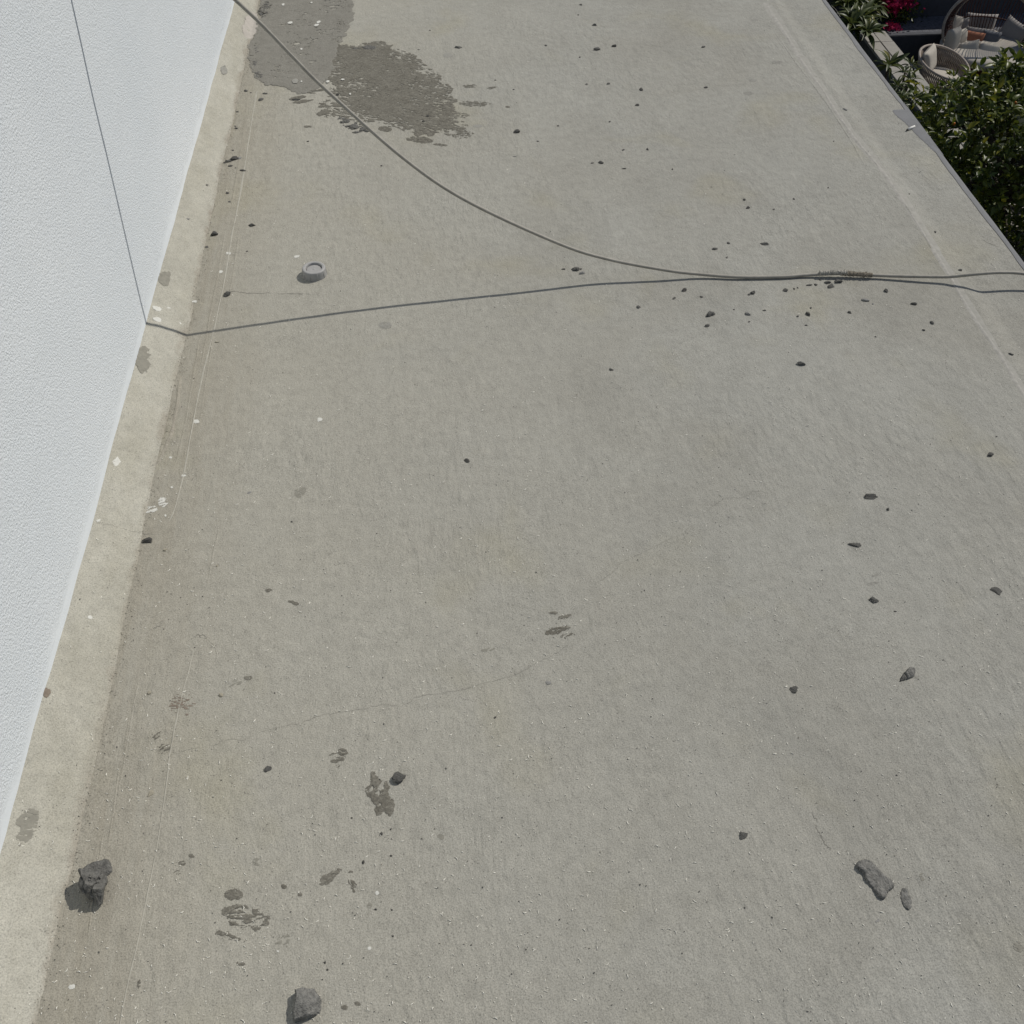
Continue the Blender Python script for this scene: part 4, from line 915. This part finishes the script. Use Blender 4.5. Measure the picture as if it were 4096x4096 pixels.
# citrus tree
CC = far(4075, 625, 13.6)                       # crown centre
tree = thing('citrus_tree', (CC[0], CC[1], ZG), 'glossy dark green citrus tree with a few oranges, beyond the roof edge', 'tree')
hc = CC[2]-ZG
V, F = tube(resample([(0, 0, 0), (.05, .02, hc*.3), (-.03, .05, hc*.55), (0, 0, hc*.9)], 12), np.linspace(.11, .05, 12), 9); raw('trunk', V, F, M_BARK, tree, True)
rnd = random.Random(12); tips = []; 
RX, RZ = 1.80, 1.32
def cr(dv): return np.array([dv[0]*RX, dv[1]*RX, dv[2]*RZ+hc])
for k in range(26):
    dv = np.array([rnd.gauss(0, 1), rnd.gauss(0, 1), rnd.gauss(.25, .8)]); dv /= np.linalg.norm(dv)
    e = cr(dv*.9); s = np.array([0, 0, hc*rnd.uniform(.45, .8)])
    V, F = tube(resample([s, s*.5+e*.5+np.array([0, 0, .12]), e], 7), np.linspace(.035, .008, 7), 6); raw('branch', V, F, M_BARK, tree, True)
lv = []
ncl = 950
for k in range(ncl):
    dv = np.array([rnd.gauss(0, 1), rnd.gauss(0, 1), rnd.gauss(.12, 1)]); dv /= np.linalg.norm(dv)
    q = rnd.uniform(.62, 1.05)*(.86+.28*mnoise.noise(Vector(dv)*1.9+Vector((4, 1, 7))))
    c = cr(dv*q)
    if c[2] < .5: continue
    nl = rnd.randint(8, 15); ax = dv*.6+np.array([0, 0, .5])+np.array([rnd.gauss(0, .35) for _ in range(3)]); ax /= np.linalg.norm(ax)
    for j in range(nl):
        t = j/nl; p = c+ax*(t-.5)*.24+np.array([rnd.gauss(0, .03) for _ in range(3)])
        a = j*2.4; u = np.cross(ax, [.3, .1, .9]); u /= np.linalg.norm(u); v = np.cross(ax, u)
        dl = (math.cos(a)*u+math.sin(a)*v)*(1-.4*t)+ax*(.25+.6*t)+np.array([0, 0, -.05]); lv.append((p, orient(dl, rnd.gauss(0, .6)), rnd.uniform(.09, .15)))
tl = np.array([CC[0], CC[1], ZG])
def vis(it):
    P = it[0]+tl; dd = P-np.array([0, 0, EYE]); dz = float(dd @ fw); px = 2048+4096*float(dd @ rt)/dz; py = 2048-4096*float(dd @ up)/dz
    return 3600 < px < 4110 and 200 < py < 1030, dz
vi = sorted([(vis(it)[1], i) for i, it in enumerate(lv) if vis(it)[0]])[:290]; vs_ = {i for _, i in vi}
leafparts(LEAF, [lv[i] for i in vs_], tree)
leafcloud('foliage', LEAF[0], [it for i, it in enumerate(lv) if i not in vs_ and i % 2], M_LEAF, tree)
leafcloud('foliage', LEAF[1], [it for i, it in enumerate(lv) if i not in vs_ and not i % 2], M_LEAF, tree)
for (x, y, dz) in [(3815, 495, 12.9), (4062, 412, 12.9), (4058, 572, 12.9)]:
    P = far(x, y, dz)-tl; bm = bmesh.new(); bmesh.ops.create_icosphere(bm, subdivisions=3, radius=.022)
    o = link('orange', bm, M_ORANGE, tree, True); o.location = tuple(P)

# rosette-leaved shrubs along the low wall
def rosette_plant(name, P, heads, label, cat, Ll, nleaf, seed, group=None):
    t = thing(name, (P[0], P[1], ZG), label, cat, group); rnd = random.Random(seed); base = np.array([P[0], P[1], ZG])
    for hP in heads:
        e = np.asarray(hP)-base
        V, F = tube(resample([(rnd.gauss(0, .05), rnd.gauss(0, .05), 0), e*.5+np.array([rnd.gauss(0, .05), 0, .05]), e], 8), np.linspace(.03, .016, 8), 7); raw('stem', V, F, M_BARK, t, True)
        its = []
        for j in range(nleaf):
            a = j*2.4; el = rnd.uniform(-.35, .95); dl = np.array([math.cos(a)*math.cos(el), math.sin(a)*math.cos(el), math.sin(el)])
            its.append((e+dl*.02, orient(dl, rnd.gauss(0, .35)), Ll*rnd.uniform(.7, 1.15)))
        leafparts(BLADE, its, t)
    return t
h1 = [far(3445, 75, 17.7), far(3385, 15, 18.0), far(3490, 20, 18.2), far(3340, -20, 18.3), far(3405, 95, 17.5), far(3470, 130, 17.3), far(3430, -10, 18.1)]
rosette_plant('broadleaf_shrub', (h1[0][0]-.2, h1[0][1]+.2), h1, 'tall shrub with long strap leaves at the far end of the low wall', 'shrub', .36, 30, 3)
h2 = [far(3556, 262, 16.6)]
rosette_plant('broadleaf_shrub', (h2[0][0]-.1, h2[0][1]), h2, 'single rosette of dark paddle leaves in front of the pale coping', 'shrub', .30, 20, 5)
h3 = [far(3645, 262, 16.2), far(3640, 320, 15.8), far(3620, 290, 16.0)]
t3 = rosette_plant('broadleaf_shrub', (h3[0][0]-.3, h3[0][1]-.3), h3, 'twiggy drooping shrub in front of the pale coping beside the woven chair', 'shrub', .17, 15, 9)
h4 = [far(3590, 345, 15.6), far(3625, 375, 15.3), far(3605, 400, 15.1), far(3660, 395, 15.2)]
rosette_plant('broadleaf_shrub', (h4[0][0], h4[0][1]), h4, 'low leafy shrub between the rosette and the citrus tree', 'shrub', .15, 22, 11)
# bougainvillea
BD = D(at(3590, 118, ZG+.45))+.05
bc = far(3590, 45, BD); bv = thing('bougainvillea', (bc[0], bc[1], ZG), 'pink flowering bougainvillea at the end of the low wall', 'shrub'); base = np.array([bc[0], bc[1], ZG])
its = []; gl = []
for (x, y, sx, sy, n_) in [(3590, 8, 70, 30, 420), (3550, 15, 34, 24, 130), (3585, 48, 12, 18, 40), (3565, 105, 30, 18, 120), (3590, 112, 16, 14, 60), (3640, 8, 20, 14, 30), (3610, -60, 60, 40, 200)]:
    for k in range(n_):
        P = far(x+rnd.gauss(0, sx*.45), y+rnd.gauss(0, sy*.5), BD+rnd.gauss(0, .12))-base; d = np.array([rnd.gauss(0, 1), rnd.gauss(0, 1), rnd.gauss(.3, 1)])
        its.append((P, orient(d, rnd.uniform(0, 6)), rnd.uniform(.045, .075)))
for k in range(420):
    P = far(3600+rnd.gauss(0, 40), 50+rnd.gauss(0, 38), BD+.22+rnd.gauss(0, .15))-base; gl.append((P, orient([rnd.gauss(0, 1), rnd.gauss(0, 1), rnd.gauss(.3, 1)], rnd.uniform(0, 6)), rnd.uniform(.06, .1)))
PET = leafmesh('petal', M_PETAL, 1, .8, .3, .2, 3)
leafcloud('blossoms', PET, its, M_PETAL, bv); leafcloud('foliage', LEAF[1], gl, M_LEAF, bv)
for (x, y) in [(3590, 20), (3575, 100), (3620, 60)]:
    e = far(x, y, BD+.1)-base
    V, F = tube(resample([(0, 0, 0), e*.6+np.array([.1, 0, .1]), e], 8), np.linspace(.03, .01, 8), 6); raw('stem', V, F, M_BARK, bv, True)

# ------------------------------------------------------------------ daybed
SEATH = .42
DB = at(3935, 205, ZG+SEATH); DBz = ZG
face = np.array([-DB[0]*.75, -DB[1]]); face /= np.linalg.norm(face); rz = math.atan2(face[0], -face[1])      # opening looks along -Y local
bed = thing('daybed', (DB[0], DB[1], ZG), 'round brown woven daybed with a hooded back, beyond the citrus tree', 'daybed', None, rz)
RB = .78; HM, HA = .38, .64              # widest height above the seat, half height
def wdt(h): return RB*math.sqrt(max(0, 1-((h-HM)/HA)**2))
def opn(h): return -.10+.17*h           # the opening plane leans back
def shell(th, h): return np.array([wdt(h)*math.cos(th), wdt(h)*math.sin(th), SEATH+h])
rim = []
hs = HM+HA*np.sin(np.linspace(math.asin(-HM/HA), math.pi/2, 60))
hs = [h for h in hs if wdt(h) > abs(opn(h))]
for sg, seq in ((-1, hs), (1, hs[::-1])):
    for h in seq: rim.append((sg*math.sqrt(wdt(h)**2-opn(h)**2), opn(h), SEATH+h))
rim = resample(np.array(rim)[::4], 90)
V, F = tube(rim, .024, 8); raw('rim', V, F, M_RIM, bed, True)
# woven hood: solid band behind the rim, then spaced cords down the back
def shellpt(az, ph): return shell(az, ph)
cen = np.array([0, 0, SEATH+.30])
inner = np.array([cen+(p-cen)*np.array([.80, 1, .80])+np.array([0, .30, 0]) for p in rim])
mb = MB()
for j in range(90): mb.add(tube([rim[j], (rim[j]+inner[j])/2+np.array([0, 0, .03]), inner[j]], .0085, 5))
tag(mb.build('hood_weave', M_WICK, bed), kind='stuff')
V, F = tube(inner, .014, 6); raw('inner_hoop', V, F, M_RIM, bed, True)
for j in (30, 41, 52, 63):
    V, F = tube([rim[j]+np.array([0, .01, -.012]), (rim[j]+inner[j])/2+np.array([0, 0, .012]), inner[j]+np.array([0, 0, -.01])], .008, 5); raw('hood_cord', V, F, M_RIM, bed)
mb = MB()
for k in range(46):
    j = int(8+k*(81-8)/45); az = math.pi-.12-k*(math.pi-.24)/45
    e = np.array([RB*.90*math.cos(az), RB*.90*math.sin(az), SEATH]); m_ = (inner[j]+e)/2+np.array([.10*math.cos(az), .16*math.sin(az), .10])
    mb.add(tube(resample([inner[j], m_, e], 9), .0075, 5))
tag(mb.build('cord_weave', M_WICK, bed), kind='stuff')
V, F = tube(resample([(RB*.93*math.cos(a), RB*.93*math.sin(a)+.02, SEATH+.30) for a in np.linspace(.1, math.pi-.1, 12)], 36), .012, 6); raw('hoop', V, F, M_WICK, bed, True)
ring = [(RB*.92*math.cos(t), RB*.92*math.sin(t), SEATH-.02) for t in np.linspace(0, 2*math.pi, 64, endpoint=False)]
V, F = tube(ring, .025, 8, True); raw('base_ring', V, F, M_RIM, bed, True)
V, F = lathe([(RB*.90, SEATH-.03), (RB*.8, .06), (.001, .06)], 48); raw('base_skirt', V, F, M_WICK, bed, True)
seat = MB().add(lathe([(.001, SEATH+.11), (.60, SEATH+.11), (.71, SEATH+.10), (.755, SEATH+.06), (.755, SEATH+.0), (.70, SEATH-.02), (.001, SEATH-.02)], 56))
o = seat.build('seat_cushion', M_LINEN, None); o.location = bed.location; o.rotation_euler = bed.rotation_euler
tag(o, 'round pale beige seat cushion of the hooded daybed', 'cushion')
# loose cushions
def pillow(wd, ht, th, n=14):
    V = []; F = []
    for s in (1, -1):
        for i in range(n+1):
            for j in range(n+1):
                u, v = 2*i/n-1, 2*j/n-1
                pu = (1-u**4)*(1-v**4); pinch = 1-.10*(u*u*(1-v*v)+v*v*(1-u*u))*0
                e = 1-.07*(1-u*u)*(v*v)-.0; f_ = 1-.07*(1-v*v)*(u*u)
                V.append((u*wd/2*f_, s*th/2*max(pu, 0)**.45, v*ht/2*e))
    m_ = (n+1)*(n+1)
    for s in (0, 1):
        for i in range(n):
            for j in range(n):
                a = s*m_+i*(n+1)+j; q = (a, a+1, a+n+2, a+n+1); F.append(q if s else q[::-1])
    return V, F
def cushion(x, y, wpx, hpx, dy, m, label, rx=.0, ry=0., rzz=0., th=.17):
    """sighted at the height it leans; dy metres behind the seat centre"""
    dep = D(DB)+dy*.9; P = far(x, y, dep); s = dep/4096
    V, F = pillow(wpx*s*1.1, hpx*s*1.25, th); o = raw('cushion', V, F, m, None, True)
    bm = bmesh.new(); bm.from_mesh(o.data); bmesh.ops.remove_doubles(bm, verts=bm.verts, dist=.0005); bm.to_mesh(o.data); bm.free(); o.data.shade_smooth()
    o.location = tuple(P); o.rotation_euler = (rx, ry, rz+rzz); tag(o, label, 'cushion', 'loose cushions on the daybed')
cushion(3816, 102, 62, 64, .30, M_LINEN, 'pale beige cushion high on the left inside the daybed hood', -.3, .35, .7)
cushion(3848, 108, 46, 62, .42, M_LINENG, 'grey striped-lit cushion behind the pale one on the left', -.3, -.1, .3)
cushion(3806, 178, 62, 104, -.18, M_LINEN, 'tall cushion standing at the left front of the daybed', -.1, .05, 1.0, .2)
cushion(3838, 163, 56, 70, .05, M_LINEN, 'pale cushion leaning behind the tall left front one', -.25, .0, .8)
cushion(3918, 98, 112, 66, .50, M_LINENG, 'wide grey cushion at the middle of the daybed back', -.35, -.05, .0)
cushion(3915, 140, 110, 44, .32, M_LINENG, 'low grey cushion under the wide back cushion', -.6, 0, 0)
cushion(3889, 160, 82, 52, .10, M_TERRA, 'terracotta cushion in the middle of the daybed', -.45, .10, .1, .15)
cushion(3872, 198, 82, 50, -.14, M_LINEN, 'pale cushion lying in front of the terracotta one', -.55, -.18, .3, .15)
cushion(3952, 208, 86, 42, -.16, M_LINEN, 'rounded pale bolster cushion at the front of the seat', -.8, .05, -.1, .22)
cushion(3960, 162, 66, 58, .10, M_LINENB, 'slate blue cushion right of the terracotta one', -.4, 0, -.1)
cushion(4042, 150, 106, 102, .20, M_LINENG, 'large grey cushion at the right of the daybed', -.3, .25, -.5, .2)

# ------------------------------------------------------------------ woven tub chair
CH = at(3755, 320, ZG+.30); ch = thing('tub_chair', (CH[0], CH[1], ZG), 'taupe cord tub chair in front of the daybed, half hidden by the citrus tree', 'chair', None, -.35)
def chrim(t):                                   # t around; back (left-far) high
    x = .43*math.cos(t); y = .40*math.sin(t); hgt = .60+.13*math.cos(t-2.5); return np.array([x, y, hgt])
TT = np.linspace(0, 2*math.pi, 60, endpoint=False)
V, F = tube([chrim(t) for t in TT], .022, 8, True); raw('rim', V, F, M_RIM, ch, True)
mb = MB()
for k in range(84):
    t = 2*math.pi*k/84
    for s in (-1, 1):
        P = []
        for u in np.linspace(0, 1, 5):
            a = t+s*u*.12; p = chrim(a); q = np.array([.36*math.cos(a), .33*math.sin(a), .05]); P.append(p*(1-u)+q*u)
        mb.add(tube(P, .008, 4))
tag(mb.build('cord_weave', M_CORD, ch), kind='stuff')
V, F = lathe([(.37, .0), (.36, .06), (.001, .06)], 32); raw('base', V, F, M_WICK, ch, True)
V, F = lathe([(.001, .40), (.28, .40), (.335, .38), (.345, .33), (.33, .27), (.001, .26)], 32); o = raw('seat_cushion', V, F, M_LINEN, None, True)
o.location = ch.location; o.rotation_euler = ch.rotation_euler; tag(o, 'pale seat cushion inside the taupe tub chair', 'cushion')
V, F = pillow(.50, .40, .16); o = raw('cushion', V, F, M_LINEN, None, True); o.location = (ch.location.x-.20, ch.location.y+.14, ZG+.58); o.rotation_euler = (-.3, 0, .9)
tag(o, 'pale back cushion leaning inside the taupe tub chair', 'cushion')
